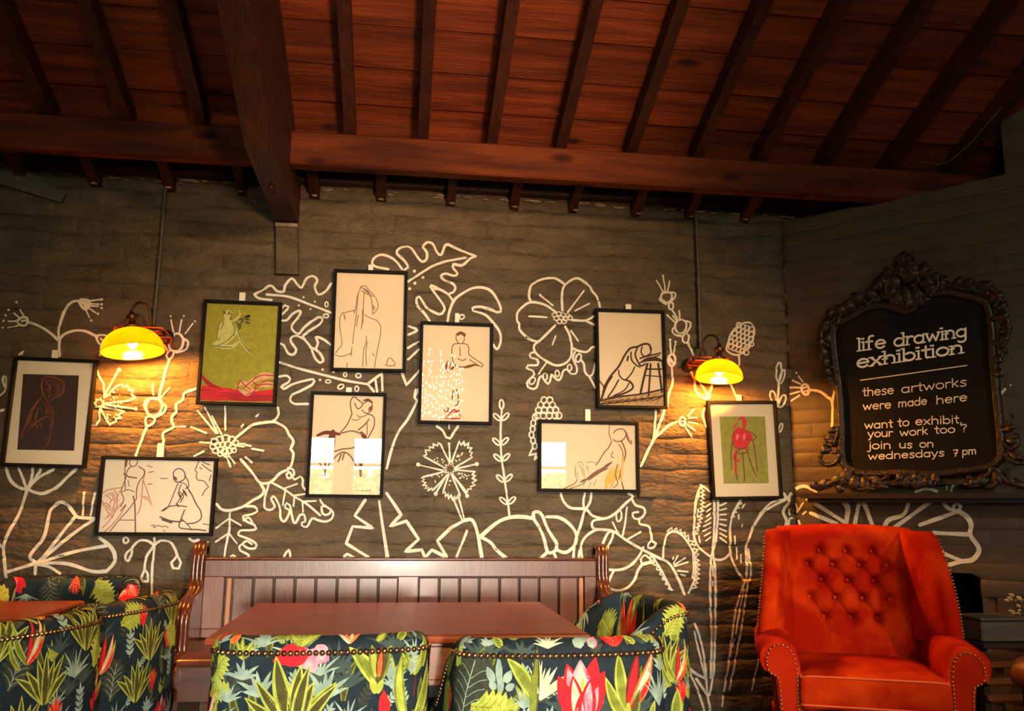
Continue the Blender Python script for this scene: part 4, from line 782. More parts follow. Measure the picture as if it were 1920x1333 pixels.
# a hanging shower of fairy lights behind the viewer, seen mirrored in the picture glass
t = empty('fairy_light_curtain', (.78, -4.75, 2.9), label='hanging curtain of tiny golden lights, seen only mirrored in the picture glass', cat='lights'); o = (.78, -4.75, 2.9)
rr = random.Random(8); g1 = MB(); g2 = MB()
cxr = onY(829, 735, -.035); mx = (cxr[0]-CAM[0])*((.035+4.75)+4.065)/4.065
for k in range(17):
    x = mx-.03+(k-8)*.029; zt = 2.82-rr.uniform(0, .45); zb = 1.98+rr.uniform(0, .12)
    g1.tube([(x, -4.75, 2.9), (x, -4.75, zb)], .0015, n=4)
    z = zt
    while z > zb: g2.ball((x+rr.uniform(-.006, .006), -4.75+rr.uniform(-.02, .02), z), rr.uniform(.004, .0075), n=6, k=4, sc=(1,1,2.0)); z -= rr.uniform(.03, .11)
g1.build('cord', M['conduit'], t, o); g2.build('bulbs', glow('fairy_glow', (1., .62, .22), 40.), t, o, kind='stuff')
# ---------------------------------------------------------------- mantel shelf and carved blackboard
t = empty('mantel_shelf', CO+CD*.08, label='dark narrow mantel shelf under the carved blackboard', cat='shelf'); o = CO+CD*.08
for n_, (d0, z0, z1, s0) in {'shelf_board': (.135, 1.214, 1.236, .075), 'moulding': (.105, 1.196, 1.214, .10)}.items():
    mb = MB(); mb.hexa(cb(s0, 1.7, .0, d0, z0, z1)); mb.build(n_, M['mantel'], t, o)
SO = .075                                               # the board stands this far in front of the brick
def sgn(x, y, off=0.):                                   # photo pixel to a place on the board plane
    u, v = onC(x, y, SO+off); return CO+CD*u+np.array([0,0,v])+CN*(SO+off)
base = sgn(1720, 925); base[2] = 1.236
sign = empty('carved_blackboard', base, label='blackboard in a dark carved scrolling frame on the mantel, lettered life drawing exhibition', cat='sign'); o = base
inner = pp('1565,616 1567,674 1573,713 1577,752 1580,811 1580,850 1586,872 1610,884 1650,886 1690,884 1752,887 1811,880 1850,874 1873,858 1874,830 1871,791 1865,733 1860,674 1856,616 1850,577 1838,565 1815,557 1772,549 1737,557 1721,573 1698,586 1674,577 1643,575 1616,584 1596,597')
S = smooth(inner+[inner[0]], 7, closed=True)
mb = MB(); P = [sgn(x, y, -.012) for x, y in S]; mb.poly(P); Pb = [p-CN*.02 for p in P]; mb.poly(Pb[::-1])
mb.build('slate', M['board'], sign, o, fix=False)
def sweepmould(mb, pts, prof):                          # prof: (sideways, out) pairs in metres, along a pixel path
    G = []; n = len(pts); c = np.mean([p for p in pts], axis=0)
    Pw = [sgn(x, y) for x, y in pts]
    for i in range(n):
        tt = Pw[min(i+1, n-1)]-Pw[max(i-1, 0)]; tt /= np.linalg.norm(tt)+1e-9; sd = np.cross(tt, CN)
        G.append([Pw[i]+sd*a+CN*b for a, b in prof])
    mb.quadgrid(G)
mb = MB(); SS = S; sweepmould(mb, SS, [(.022,-.02),(.024,.004),(.016,.016),(.006,.019),(-.002,.010),(-.006,.012),(-.012,.004),(-.014,-.02)])
mb.build('moulding', M['carved'], sign, o, smooth=True)
def scroll(mb, txt, r0, r1, out=.012, flat=.8):
    S2 = smooth(pp(txt), 3.5); n = len(S2)
    pts = [sgn(x, y, out+.006*math.sin(3.14*i/(n-1))) for i, (x, y) in enumerate(S2)]
    mb.tube(pts, [(r0+(r1-r0)*i/(n-1))*(1+.10*math.sin(i*1.7)) for i in range(n)], n=8)
    if r1 > .006: mb.ball(pts[-1], r1*1.6, n=8, k=6)
def leafc(mb, x, y, ang, ln, wd, out=.014):              # one acanthus lobe: pointed, ribbed, curling forward
    c = np.array([x, y]); d = np.array([math.cos(ang), math.sin(ang)]); q = np.array([-d[1], d[0]]); G = []
    for i in range(8):
        t_ = i/7; h = wd*math.sin(math.pi*min(.97, .12+t_*.88))**.7; lift = out+.016*math.sin(math.pi*t_*.8)
        G.append([sgn(*(c+d*ln*t_+q*h*a+q*2.0*math.sin(3*t_)), lift-.012*abs(a)**1.5+(.004 if k % 2 == 0 else 0)) for k, a in enumerate((-1, -.6, -.25, 0, .25, .6, 1))])
    mb.quadgrid(G); mb.quadgrid([[p-CN*.012 for p in r] for r in G])
rr = random.Random(21)
def cluster(name, scrolls, leaves, ax=None, cut=0):
    key = (lambda p: 0) if ax is None else (lambda p: int(p[ax] > cut)); ms = {}
    for s_ in scrolls: scroll(ms.setdefault(key(pp(s_[0])[0]), MB()), *s_)
    for l_ in leaves: leafc(ms.setdefault(key(l_), MB()), *l_)
    for mb in ms.values(): mb.build(name, M['carved'], sign, o, smooth=True)
D2 = math.radians
cluster('crest', [('1668,560 1660,540 1668,520 1690,508 1712,512 1722,525 1712,535', .012, .009), ('1742,556 1758,535 1752,515 1730,505 1712,505', .013, .008), ('1700,506 1688,496 1682,486 1690,478 1700,482 1702,490', .010, .008), ('1706,500 1716,488 1708,478 1714,470', .009, .004), ('1640,545 1648,530 1662,524', .010, .008), ('1736,504 1748,512 1744,524', .009, .007), ('1694,578 1680,568 1676,556 1688,548 1700,552', .007, .006), ('1704,580 1718,568 1720,556 1710,548', .007, .006)],
        [(1680,500,D2(-60),34,12), (1700,498,D2(-95),26,11), (1690,520,D2(-110),30,13), (1720,520,D2(-60),34,13), (1740,530,D2(-40),30,11), (1665,535,D2(-150),28,10), (1652,545,D2(-120),26,10), (1728,512,D2(-10),24,9), (1700,540,D2(90),40,16), (1688,542,D2(120),34,12), (1714,542,D2(60),34,12), (1700,520,D2(-90),30,14), (1758,545,D2(-70),30,9), (1672,520,D2(-130),24,9), (1675,545,D2(-100),34,13), (1735,545,D2(-80),34,13), (1705,530,D2(-90),36,18), (1705,515,D2(-90),24,20), (1695,575,D2(-90),40,14), (1715,575,D2(-90),40,14), (1660,560,D2(-60),30,12), (1750,555,D2(-110),30,12), (1700,560,D2(180),34,10), (1710,560,D2(0),34,10), (1696,505,D2(-60),26,12)])
cluster('top_ornament', [('1570,610 1576,590 1592,582 1612,578 1628,570 1640,556', .011, .007), ('1626,572 1618,560 1606,566', .009, .006), ('1760,545 1780,535 1800,540 1830,545 1850,550', .011, .009), ('1800,540 1815,533 1840,535 1865,545 1874,560 1866,572', .013, .010), ('1766,535 1764,524 1772,520', .009, .007)],
        [(1620,566,D2(-150),30,9), (1602,576,D2(-165),26,9), (1628,560,D2(-60),22,8), (1588,588,D2(-150),28,10), (1640,556,D2(-150),22,8), (1786,537,D2(-50),26,8), (1800,536,D2(-30),30,8), (1770,535,D2(-100),20,9), (1830,540,D2(-20),34,11), (1850,548,D2(10),34,12), (1640,548,D2(-100),18,8), (1816,548,D2(-60),20,9)], 0, 1700)
cluster('left_ornament', [('1562,612 1550,604 1542,616 1540,632 1546,645', .011, .009), ('1564,690 1550,684 1538,668 1540,652 1552,648', .010, .009), ('1568,720 1556,712 1552,700', .010, .006), ('1572,800 1568,820 1560,835 1548,832', .009, .008), ('1576,850 1566,868 1548,872 1538,862 1542,848 1552,846', .012, .009), ('1574,845 1564,850 1556,846', .009, .006)],
        [(1560,604,D2(160),24,9), (1552,618,D2(190),16,8), (1548,640,D2(170),18,9), (1552,660,D2(175),20,10), (1556,676,D2(165),18,9), (1558,692,D2(150),18,8), (1562,706,D2(140),16,7), (1562,628,D2(150),18,8), (1560,640,D2(200),20,8), (1572,806,D2(165),20,7), (1566,826,D2(190),22,8), (1558,842,D2(160),22,8), (1568,836,D2(210),20,7), (1560,596,D2(-130),18,8)], 1, 760)
cluster('right_ornament', [('1860,600 1876,592 1890,600 1888,616 1878,622', .012, .009), ('1862,640 1878,650 1886,640 1892,620', .010, .008), ('1866,680 1878,668 1882,655', .010, .007), ('1876,800 1890,795 1896,780', .009, .007), ('1880,830 1896,842 1908,832 1904,818', .011, .009), ('1880,850 1900,866 1918,868 1930,860', .012, .009)],
        [(1866,596,D2(-20),28,10), (1876,612,D2(0),22,10), (1872,630,D2(15),22,10), (1868,650,D2(20),24,10), (1862,666,D2(30),22,9), (1866,580,D2(-30),26,10), (1880,806,D2(-20),24,8), (1886,826,D2(0),26,9), (1892,850,D2(20),28,9), (1868,690,D2(50),20,8)], 1, 740)
cluster('left_foot', [('1590,878 1582,892 1566,902 1548,910 1534,918 1528,912', .013, .010), ('1598,880 1592,900 1600,914 1620,918 1640,912', .012, .008), ('1618,886 1630,898 1650,900 1664,894', .010, .008), ('1560,905 1570,914 1584,912', .009, .007), ('1640,905 1652,914 1662,906', .010, .008)],
        [(1596,880,D2(120),40,12), (1586,892,D2(150),36,10), (1600,890,D2(80),30,12), (1616,894,D2(60),26,10), (1630,894,D2(30),30,10), (1560,906,D2(165),32,10), (1580,906,D2(110),20,10), (1645,900,D2(45),22,9), (1610,906,D2(20),34,8), (1534,912,D2(180),16,8), (1658,904,D2(90),16,9)])
cluster('bottom_ornament', [('1690,886 1684,900 1696,910 1708,902', .009, .007), ('1752,888 1758,902 1746,912 1736,903', .009, .007)],
        [(1720,888,D2(90),30,14), (1706,890,D2(110),26,11), (1736,890,D2(70),26,11), (1696,890,D2(140),20,9), (1746,890,D2(40),20,9), (1720,900,D2(180),26,7), (1722,900,D2(0),26,7), (1720,884,D2(90),18,9)])
cluster('right_foot', [('1862,876 1850,892 1834,900 1818,896', .012, .009), ('1868,878 1880,896 1900,908 1920,912', .013, .010), ('1840,900 1826,912 1812,908', .010, .008), ('1860,890 1868,908 1852,914', .010, .008)],
        [(1862,878,D2(60),34,12), (1850,888,D2(120),28,10), (1874,890,D2(30),36,11), (1840,898,D2(150),28,9), (1860,900,D2(90),18,10), (1892,900,D2(20),34,10), (1828,902,D2(60),14,8)])
mb = MB(); a, b = onC(1600, 892, SO), onC(1860, 885, SO); mb.hexa(cb(a[0], b[0], SO-.02, SO+.012, 1.275, 1.298)); mb.build('lower_rail', M['carved'], sign, o)
# lettering: a little stroke alphabet (x right, y up, x height 1)
A_ = lambda cx, cy, rx, ry, a0, a1, n=9: [(cx+rx*math.cos(math.radians(a0+(a1-a0)*i/n)), cy+ry*math.sin(math.radians(a0+(a1-a0)*i/n))) for i in range(n+1)]
GL = {
 'l': (.30, [[(.12,1.52),(.12,0)]]), 'i': (.30, [[(.12,1),(.12,0)],[(.12,1.42),(.13,1.36)]]),
 'f': (.62, [A_(.42,1.32,.22,.30,60,180)+[(.20,0)],[(0,.95),(.46,.95)]]), 'e': (.85, [[(.08,.52),(.72,.55)]+A_(.40,.50,.34,.48,8,320)]),
 'd': (.90, [A_(.38,.48,.34,.46,55,330),[(.72,1.52),(.72,0)]]), 'r': (.60, [[(.10,1),(.10,0)],[(.10,.62)]+A_(.38,.62,.26,.34,150,50,5)]),
 'a': (.88, [A_(.38,.48,.34,.46,50,330),[(.70,1),(.70,0)]]), 'w': (1.12, [[(.04,1),(.28,.02),(.52,.85),(.76,.02),(1.0,1)]]),
 'n': (.86, [[(.10,1),(.10,0)],[(.10,.62)]+A_(.40,.62,.28,.36,165,10,7)+[(.68,0)]]), 'g': (.88, [A_(.38,.50,.34,.44,50,330),[(.70,1),(.70,-.30)]+A_(.40,-.30,.30,.30,0,-150,7)]),
 'x': (.78, [[(.04,1),(.66,0)],[(.66,1),(.04,0)]]), 'h': (.86, [[(.10,1.52),(.10,0)],[(.10,.60)]+A_(.40,.62,.28,.36,165,10,7)+[(.68,0)]]),
 'b': (.88, [[(.10,1.52),(.10,0)],A_(.44,.48,.32,.46,130,-150)]), 't': (.58, [[(.26,1.45),(.26,.18),(.34,.02),(.46,.06)],[(.02,.98),(.50,.98)]]),
 'o': (.86, [A_(.40,.50,.35,.48,80,440,14)]), 's': (.72, [[(.60,.86),(.44,.99),(.20,.96),(.10,.78),(.22,.60),(.46,.46),(.58,.26),(.46,.04),(.22,0),(.06,.12)]]),
 'k': (.76, [[(.10,1.52),(.10,0)],[(.58,1),(.12,.42)],[(.24,.55),(.62,0)]]), 'm': (1.25, [[(.10,1),(.10,0)],[(.10,.62)]+A_(.34,.64,.22,.33,165,10,6)+[(.56,0)],[(.56,.62)]+A_(.80,.64,.22,.33,165,10,6)+[(1.03,0)]]),
 'u': (.86, [[(.08,1),(.08,.36)]+A_(.36,.36,.28,.34,180,340,7),[(.68,1),(.68,0)]]), 'y': (.82, [[(.04,1),(.36,.04)],[(.70,1),(.30,-.34),(.12,-.52)]]),
 'j': (.42, [[(.26,1),(.26,-.30),(.14,-.50),(-.04,-.46)],[(.26,1.42),(.27,1.36)]]), 'p': (.88, [[(.10,1),(.10,-.60)],A_(.44,.50,.32,.46,140,-140)]),
 '7': (.75, [[(.06,1.25),(.62,1.28),(.26,0)],[(.18,.62),(.56,.66)]]), '?': (.75, [A_(.34,1.22,.26,.28,165,-60,8)+[(.34,.68),(.34,.46)],[(.34,.14),(.35,.08)]]), ',': (.35, [[(.16,.10),(.08,-.28)]]), ' ': (.62, [])}
def text_px(txt, p0, p1, xh, wpx, mbt, serif=False, m=0):
    adv = sum(GL[c][0] for c in txt); p0 = np.array(p0, float); p1 = np.array(p1, float); L_ = np.linalg.norm(p1-p0); d = (p1-p0)/L_; k = L_/adv; up = np.array([-.015, -1.])*xh; x = 0
    for c in txt:
        for st in GL[c][1]:
            pts = [p0+d*(x+a)*k+up*b for a, b in st]
            stroke(mbt, pts, wpx, lambda X, Y: sgn(X, Y, -.0105), m, 1.5, ang=len(st) < 6)
            if serif and len(st) >= 2:
                ends = [e for e in (st[0], st[-1]) if c in 'lifrnhmwxdbkp' ]
                if c == 'a': ends = [st[-1]] if st[-1][1] == 0 else []
                for a, b in ends:
                    if c == 'f' and b > .3: continue
                    q = p0+d*(x+a)*k+up*b; hw = .17*k if c not in 'wx' else .15*k
                    if c in 'db' and len(st) > 4: continue
                    if c == 'r' and b not in (0, 1): continue
                    if b > .9 and c in 'lihnrmbdk' : stroke(mbt, [q-d*hw, q+d*hw*.2], wpx*.62, lambda X, Y: sgn(X, Y, -.0103), m, 2)
                    else: stroke(mbt, [q-d*hw, q+d*hw], wpx*.62, lambda X, Y: sgn(X, Y, -.0103), m, 2)
        x += GL[c][0]
def lines(parts, m_, lab):
    for p_ in parts:
        for a_ in p_: mb = MB(); text_px(*a_[:5], mb, *a_[5:]); mb.build('lettering', m_, sign, o, fix=False, label=lab)
TL = 'bold cream slab lettering'; BL = 'thin cream hand painted lettering'
lines([[('life', (1608,658), (1663,651), 15.5, 3.7, True), ('drawing', (1676,650), (1815,630), 15.5, 3.7, True)], [('exhibition', (1606,690), (1808,661), 15.5, 3.9, True)]], M['chalk'], TL)
mb = MB(); stroke(mb, [(1613,713),(1700,701),(1813,685)], 1.9, lambda X, Y: sgn(X, Y, -.0105), 0, 3); mb.build('ruled_line', M['chalk2'], sign, o, fix=False)
LN = [[('these', (1617,743), (1677,738), 12), ('artworks', (1690,737), (1814,723), 12.5)], [('were', (1618,769), (1672,765), 11.5), ('made', (1684,764), (1739,758), 11.5), ('here', (1755,758), (1815,751), 12)],
      [('want', (1621,804), (1675,801), 11), ('to', (1683,800), (1706,798), 11.5), ('exhibit,', (1716,797), (1806,793), 11.5)], [('your', (1627,820), (1675,818), 11), ('work', (1687,818), (1741,814), 11), ('too', (1752,813), (1792,811), 11), ('?', (1801,811), (1815,810), 11.5)],
      [('join', (1627,842), (1672,841), 11), ('us', (1686,840), (1712,840), 10.5), ('on', (1724,839), (1752,838), 10.5)], [('wednesdays', (1628,862), (1772,855), 10.5), ('7', (1787,856), (1798,855), 11), ('pm', (1804,853), (1832,851), 10.5)]]
lines([[(a_, b_, c_, x_*.86, 2.0) for a_, b_, c_, x_ in q_] for q_ in LN], M['chalk2'], BL)
# ---------------------------------------------------------------- pew
t = empty('pew', (.05, -.25, 0), label='long reddish brown wooden pew with boarded back against the painted wall', cat='bench'); o = (.05, -.25, 0)
prof = [(-.055,0),(-.055,.965),(-.062,.975),(-.085,.980),(-.105,.972),(-.118,.945),(-.125,.90),(-.128,.84),(-.150,.795),(-.20,.772),(-.26,.762),(-.305,.748),(-.335,.722),(-.345,.69),(-.345,.60),(-.350,.56),(-.40,.54),(-.46,.535),(-.50,.52),(-.515,.49),(-.50,.46),(-.46,.44),(-.44,.40),(-.44,0)]
def endboard(x0, x1, side):
    mb = MB(); q = [(a, b) for a, b in prof]; mb.sweep(q, x0, x1, axis='x'); mb.build('end_board', M['mahog'], t, o)
    mb = MB(); xc = (x0+x1)/2                          # rounded reeds down the front edge
    path = [(xc, a-.004, b) for a, b in prof[2:18]]
    pts = smooth([p[1:] for p in path], .015)
    for dx, r in ((-.017, .013), (.017, .013), (0, .015)):
        mb.tube([(xc+dx, p[0]+(.004 if dx else 0), p[1]) for p in pts], r, n=10)
    mb.build('edge_moulding', M['mahog'], t, o, smooth=True)
    mb = MB(); mb.lathe([(.0001,-.028),(.022,-.028),(.03,-.02),(.034,0),(.03,.02),(.022,.028),(.0001,.028)], (xc, -.078, .962), n=18, axis=(np.array([0,1.,0]), np.array([0,0,1.]), np.array([1.,0,0]))); mb.build('finial', M['mahog'], t, o, smooth=2)
endboard(-.878, -.822, -1); endboard(.928, .984, 1)
YB = -.105
mb = MB(); mb.box(-.822, .928, YB-.012, -.06, .846, .918, bev=.003); mb.build('top_rail', M['pewboard'], t, o)
mb = MB(); mb.box(-.822, .928, YB-.018, -.06, .918, .928, bev=.004); mb.build('capping_rail', M['mahog'], t, o)
mb = MB(); mb.box(-.822, .928, YB-.012, -.06, .590, .628, bev=.003); mb.build('bottom_rail', M['pewboard'], t, o)
xs_ = [onY(x, 1085, YB)[0] for x in (422, 747, 784, 1095)]
for a, b in ((-.822, xs_[0]), (xs_[1], xs_[2]), (xs_[3], .928)): mb = MB(); mb.box(a, b, YB-.012, -.06, .628, .846, bev=.002); mb.build('stile', M['pewboard'], t, o)
mb = MB(); mb.box(xs_[0]-.01, xs_[3]+.01, -.082, -.072, .62, .85); mb.build('back_panel', M['darkwood'], t, o)
L1 = [onY(x, 1085, YB)[0] for x in (423, 436, 475, 514, 553, 592, 632, 671, 709, 747)]; L2 = [onY(x, 1088, YB)[0] for x in (784, 823, 861, 898, 936, 973, 1010, 1047, 1083, 1095)]
for L_ in (L1, L2):
    for i, (a, b) in enumerate(zip(L_[:-1], L_[1:])):
        mb = MB(); g = .006; mb.box(a+g, b-g*.5, YB-.001, -.080, .629, .840, bev=.003)
        mb.build('back_board', M['strip'] if (b-a) < .05 else M['pewboard'], t, o, label='narrow paler strip of wood' if (b-a) < .05 else None)
mb = MB(); mb.sweep([(-.10,.555),(-.10,.585),(-.49,.565),(-.505,.558),(-.51,.548),(-.505,.536),(-.49,.532)], -.822, .928, axis='x'); mb.build('seat', M['mahogx'], t, o, smooth=2)
mb = MB(); mb.box(-.822, .928, -.46, -.44, .40, .535); mb.build('seat_rail', M['mahogx'], t, o)
# ---------------------------------------------------------------- tables
def table(name, label, x0, x1, y0, y1, zt, legs, drawer=True, tw=.0):
    t = empty(name, ((x0+x1)/2, (y0+y1)/2, 0), label=label, cat='table'); o = ((x0+x1)/2, (y0+y1)/2, 0)
    mb = MB(); pr = [(.006, zt-.026), (0, zt-.022), (-.001, zt-.012), (.001, zt-.004), (.008, zt)]
    R = [[(x0+i, y0+i, z), (x1-i, y0+i, z), (x1-i, y1-i, z), (x0+i, y1-i, z)] for i, z in pr]; b = mb.quadgrid(R, closev=True); mb.f.append((b+3, b+2, b+1, b)); mb.m.append(0); mb.f.append((b+16, b+17, b+18, b+19)); mb.m.append(0)
    mb.build('table_top', M['tabletop'], t, o)
    mb = MB(); e = .055
    for q in ((x0+e, x1-e, y0+e, y0+e+.02), (x0+e, x1-e, y1-e-.02, y1-e), (x0+e, x0+e+.02, y0+e, y1-e), (x1-e-.02, x1-e, y0+e, y1-e)): mb.box(*q, zt-.155, zt-.024)
    mb.build('apron', M['apron'], t, o)
    if drawer:
        mb = MB(); mb.box((x0+x1)/2-.22, (x0+x1)/2+.22, y0+e-.006, y0+e+.004, zt-.140, zt-.040, bev=.003); d = mb.build('drawer', M['apron'], t, o)
        mb = MB(); mb.lathe([(.0001,-.02),(.012,-.018),(.012,-.010),(.006,-.006),(.006,.0)], ((x0+x1)/2, y0+e-.006, zt-.09), n=12, axis=(np.array([1.,0,0]), np.array([0,0,1.]), np.array([0,1.,0]))); mb.build('knob', M['brass'], d, o, smooth=True)
    for x in (x0+.08, x1-.08):
        for y in (y0+.175, y1-.08):
            mb = MB(); mb.lathe([(.0001,0),(.022,0),(.028,.05),(.024,.12),(.034,.20),(.030,.45),(.038,.52),(.028,.56),(.040,.60),(.040,zt-.03)], (x, y, 0), n=14); mb.build('leg', M['mahog'], t, o, smooth=2)
    return t
table('table', 'square polished reddish brown table standing between the pew and the front chairs', -.545, .612, -1.385, -.455, .77, 4)
table('table', 'dark brown table at the far left edge among the floral chairs', -2.20, -1.235, -.93, -.335, .77, 4, False)
# ---------------------------------------------------------------- floral tub chairs
FAB = {}
def fab(n, c, c2=None): FAB[n] = mat('print_'+n, c, c2 or tuple(x*.72 for x in c), .78, 34., (1,1,1), .12, 220., spec=.2, fac=(.4,.6), dist=.002)
fab('navy', (.008,.017,.026), (.011,.024,.036)); fab('lime', (.40,.47,.085), (.30,.36,.05)); fab('leaf', (.20,.25,.035), (.13,.17,.02)); fab('olive', (.075,.072,.018)); fab('mint', (.30,.42,.36), (.20,.30,.26)); fab('pale', (.55,.60,.44)); fab('red', (.66,.018,.018), (.50,.012,.03)); fab('pink', (.72,.16,.27), (.78,.36,.42)); fab('orange', (.74,.20,.05), (.62,.10,.02)); fab('deep', (.045,.052,.035), (.028,.034,.026)); fab('maroon', (.16,.025,.012), (.10,.02,.01)); fab('teal', (.045,.075,.07))
FN = list(FAB); FI = {n: i for i, n in enumerate(FN)}
HW = .285; ZT = .822; RT_ = .034
def plan():
    P = [np.array([0., 0.])]; H = [0.]; ds = .005; x = np.array([0., 0.]); h = 0.; u = 0.; U = [0.]
    while u < .80:
        k = 1/.95 if u < .222 else ((1/.075) if h < math.radians(84) else 0.)
        h += k*ds; x = x+np.array([math.cos(h), math.sin(h)])*ds; u += ds; P.append(x.copy()); H.append(h); U.append(u)
        if x[1] > .50: break
    return np.array(U), np.array(P), np.array(H)
PU, PP_, PH = plan(); UMAX = float(PU[-1])
def ztop(u):
    a = abs(u); a = min(max((a-.30)/(.40), 0), 1); return ZT-.225*(a*a*(3-2*a))
def surf(u, s, off=0.):
    """u along the shell (0 = middle of the back), s up the outside, over the roll and down the inside"""
    su = 1 if u >= 0 else -1; a = min(abs(u), UMAX); x = np.interp(a, PU, PP_[:, 0])*su; y = np.interp(a, PU, PP_[:, 1]); h = np.interp(a, PU, PH)
    n = np.array([su*math.sin(h), -math.cos(h)]); zt = ztop(u); r = RT_; zc = zt-r
    if s < zc: d = 0.; z = s; nn = np.array([n[0], n[1], 0.])
    elif s < zc+math.pi*r: q = (s-zc)/r; d = r*(1-math.cos(q)); z = zc+r*math.sin(q); nn = np.array([n[0]*math.cos(q), n[1]*math.cos(q), math.sin(q)])
    else: z = zc-(s-zc-math.pi*r); d = 2*r; nn = np.array([-n[0], -n[1], 0.])
    puff = .006*math.sin(min(max((s-.30)/(zc-.30), 0), 1)*math.pi) if s < zc else 0
    p = np.array([x-n[0]*(d-puff), y-n[1]*(d-puff), z]); return p+nn*off
class Print:
    def __init__(s, mb): s.mb = mb; s.z_ = 0.; s.d = 2e-6
    def pr(s, x, y):
        return surf(x, y, .0006+s.z)
    def blade(s, a, b, w, c, c2=None, bend=0., cols=None, ws=(.15, .5, 0.)):
        a = np.array(a, float); b = np.array(b, float); d = b-a; L_ = np.linalg.norm(d); q = np.array([-d[1], d[0]])/(L_+1e-9)
        pts = [a+d*t+q*bend*L_*math.sin(math.pi*t)*.5 for t in [i/max(4, int(L_/.008)) for i in range(max(4, int(L_/.008))+1)]]
        wf = lambda t: w/2*max(.06, (math.sin(math.pi*min(1, t*.86+.14))**.8))
        cols = cols or max(2, int(w/.010)); s.k += 1
        s.mb.quadgrid([[s.pr(*p) for p in r] for r in ribbon(pts, wf, cols)], FI[c])
        if c2: s.k += 1; s.mb.quadgrid([[s.pr(*p) for p in r] for r in ribbon(pts[:-1], lambda t: wf(t)*.60, cols)], FI[c2])
    def line(s, pts, w, c):
        S_ = smooth(pts, .006); s.k += 1; s.mb.quadgrid([[s.pr(*p) for p in r] for r in ribbon(S_, lambda t: w/2, 1)], FI[c])
    @property
    def k(s): return 0
    @k.setter
    def k(s, v): s.z_ += s.d
    @property
    def z(s): return s.z_
    # motifs: (x, y) root, size
    def fan(s, x, y, z, c='mint', n=8, c2=None, spread=1.2, w=.010, up=1.57):
        for i in range(n): a = up+spread*(i/(n-1)-.5)*2; L_ = z*(.75+.25*math.sin(i*2.3)); s.blade((x, y), (x+L_*math.cos(a), y+L_*math.sin(a)), w, c, c2, .12*math.cos(a))
    def agave(s, x, y, z):
        for i, a in enumerate((2.5, .7, 2.15, 1.05, 1.85, 1.35, 1.6)): s.blade((x, y), (x+z*math.cos(a), y+z*(1.1-.1*(i % 3))*math.sin(a)), .028, 'lime', 'olive', .10*math.cos(a))
    def monstera(s, x, y, z, rot, c='lime', c2='leaf'):
        d = np.array([math.cos(rot), math.sin(rot)]); q = np.array([-d[1], d[0]]); o_ = np.array([x, y])
        for i in range(6):
            t = .08+.15*i; L_ = z*(.52-.03*i)*math.sin(math.pi*(.22+t*.72)); 
            for sd in (1, -1): e = o_+d*z*(t+.26)+q*sd*L_; s.blade(o_+d*z*t, e, z*.20, c, None, -.35*sd)
        s.blade(o_, o_+d*z*1.08, z*.30, c, None); s.line([tuple(o_), tuple(o_+d*z*.5+q*.02*z), tuple(o_+d*z)], .0025, c2)
        for i in range(5):
            for sd in (1, -1): e = o_+d*z*(.30+.15*i)+q*sd*z*.26; s.line([tuple(o_+d*z*(.1+.15*i)), tuple((o_+d*z*(.18+.15*i)+e)/2), tuple(e)], .0016, c2)
    def sprig(s, x, y, z, rot, c='mint'):
        d = np.array([math.cos(rot), math.sin(rot)]); q = np.array([-d[1], d[0]]); o_ = np.array([x, y]); s.line([tuple(o_), tuple(o_+d*z*.5), tuple(o_+d*z)], .003, c)
        for i in range(4):
            for sd in (1, -1): a = o_+d*z*(.15+.22*i); s.blade(a, a+d*z*.22+q*sd*z*.26, z*.15, c, None)
        s.blade(o_+d*z*.9, o_+d*z*1.25, z*.15, c)
    def bloom(s, x, y, z, c='red', c2='pink', rot=1.57):
        for a, L_, w, cc, c3 in ((-.95,.92,.55,c,None),(.95,.92,.55,c,None),(-.55,1.0,.55,c,c2),(.55,1.0,.55,c,None),(0,1.08,.50,c2,'pale'),(-.30,.78,.42,c,None),(.32,.78,.42,c,c2),(0,.55,.34,c,None),(-.8,.55,.34,c,None),(.8,.55,.34,c,c2)):
            s.blade((x, y), (x+z*L_*math.cos(rot+a), y+z*L_*math.sin(rot+a)), z*w, cc, c3)
        s.blade((x, y+z*.15), (x+z*.02, y+z*.45), z*.08, 'lime')
    def heliconia(s, x, y, z):
        s.blade((x, y), (x-z*.42, y+z*1.0), z*.17, 'lime', 'leaf', .2); s.blade((x, y), (x+z*.45, y+z*.85), z*.16, 'leaf', 'lime', -.2)
        s.blade((x, y), (x+z*.12, y+z*1.05), z*.16, 'maroon', 'red', 0); s.blade((x, y), (x+z*.36, y+z*1.0), z*.15, 'orange', 'pale', -.12); s.blade((x+z*.02, y), (x+z*.42, y+z*.62), z*.12, 'orange', 'red', -.2)
        s.blade((x-z*.2, y-z*.1), (x-z*.5, y+z*.6), z*.13, 'lime', 'leaf', .2)
    def ginger(s, x, y, z):
        s.line([(x, y-z*.6), (x+.004, y-z*.2), (x, y)], .006, 'leaf')
        for i in range(7): a = 1.57+(i-3)*.20; s.blade((x, y), (x+z*math.cos(a)*.7, y+z*math.sin(a)*(1-.05*abs(i-3))), z*.15, 'red' if i % 2 else 'orange', None)
        for i in range(5): a = 1.57+(i-2)*.3; s.blade((x, y-z*.1), (x+z*.5*math.cos(a), y+z*.5*math.sin(a)), z*.13, 'red', None)
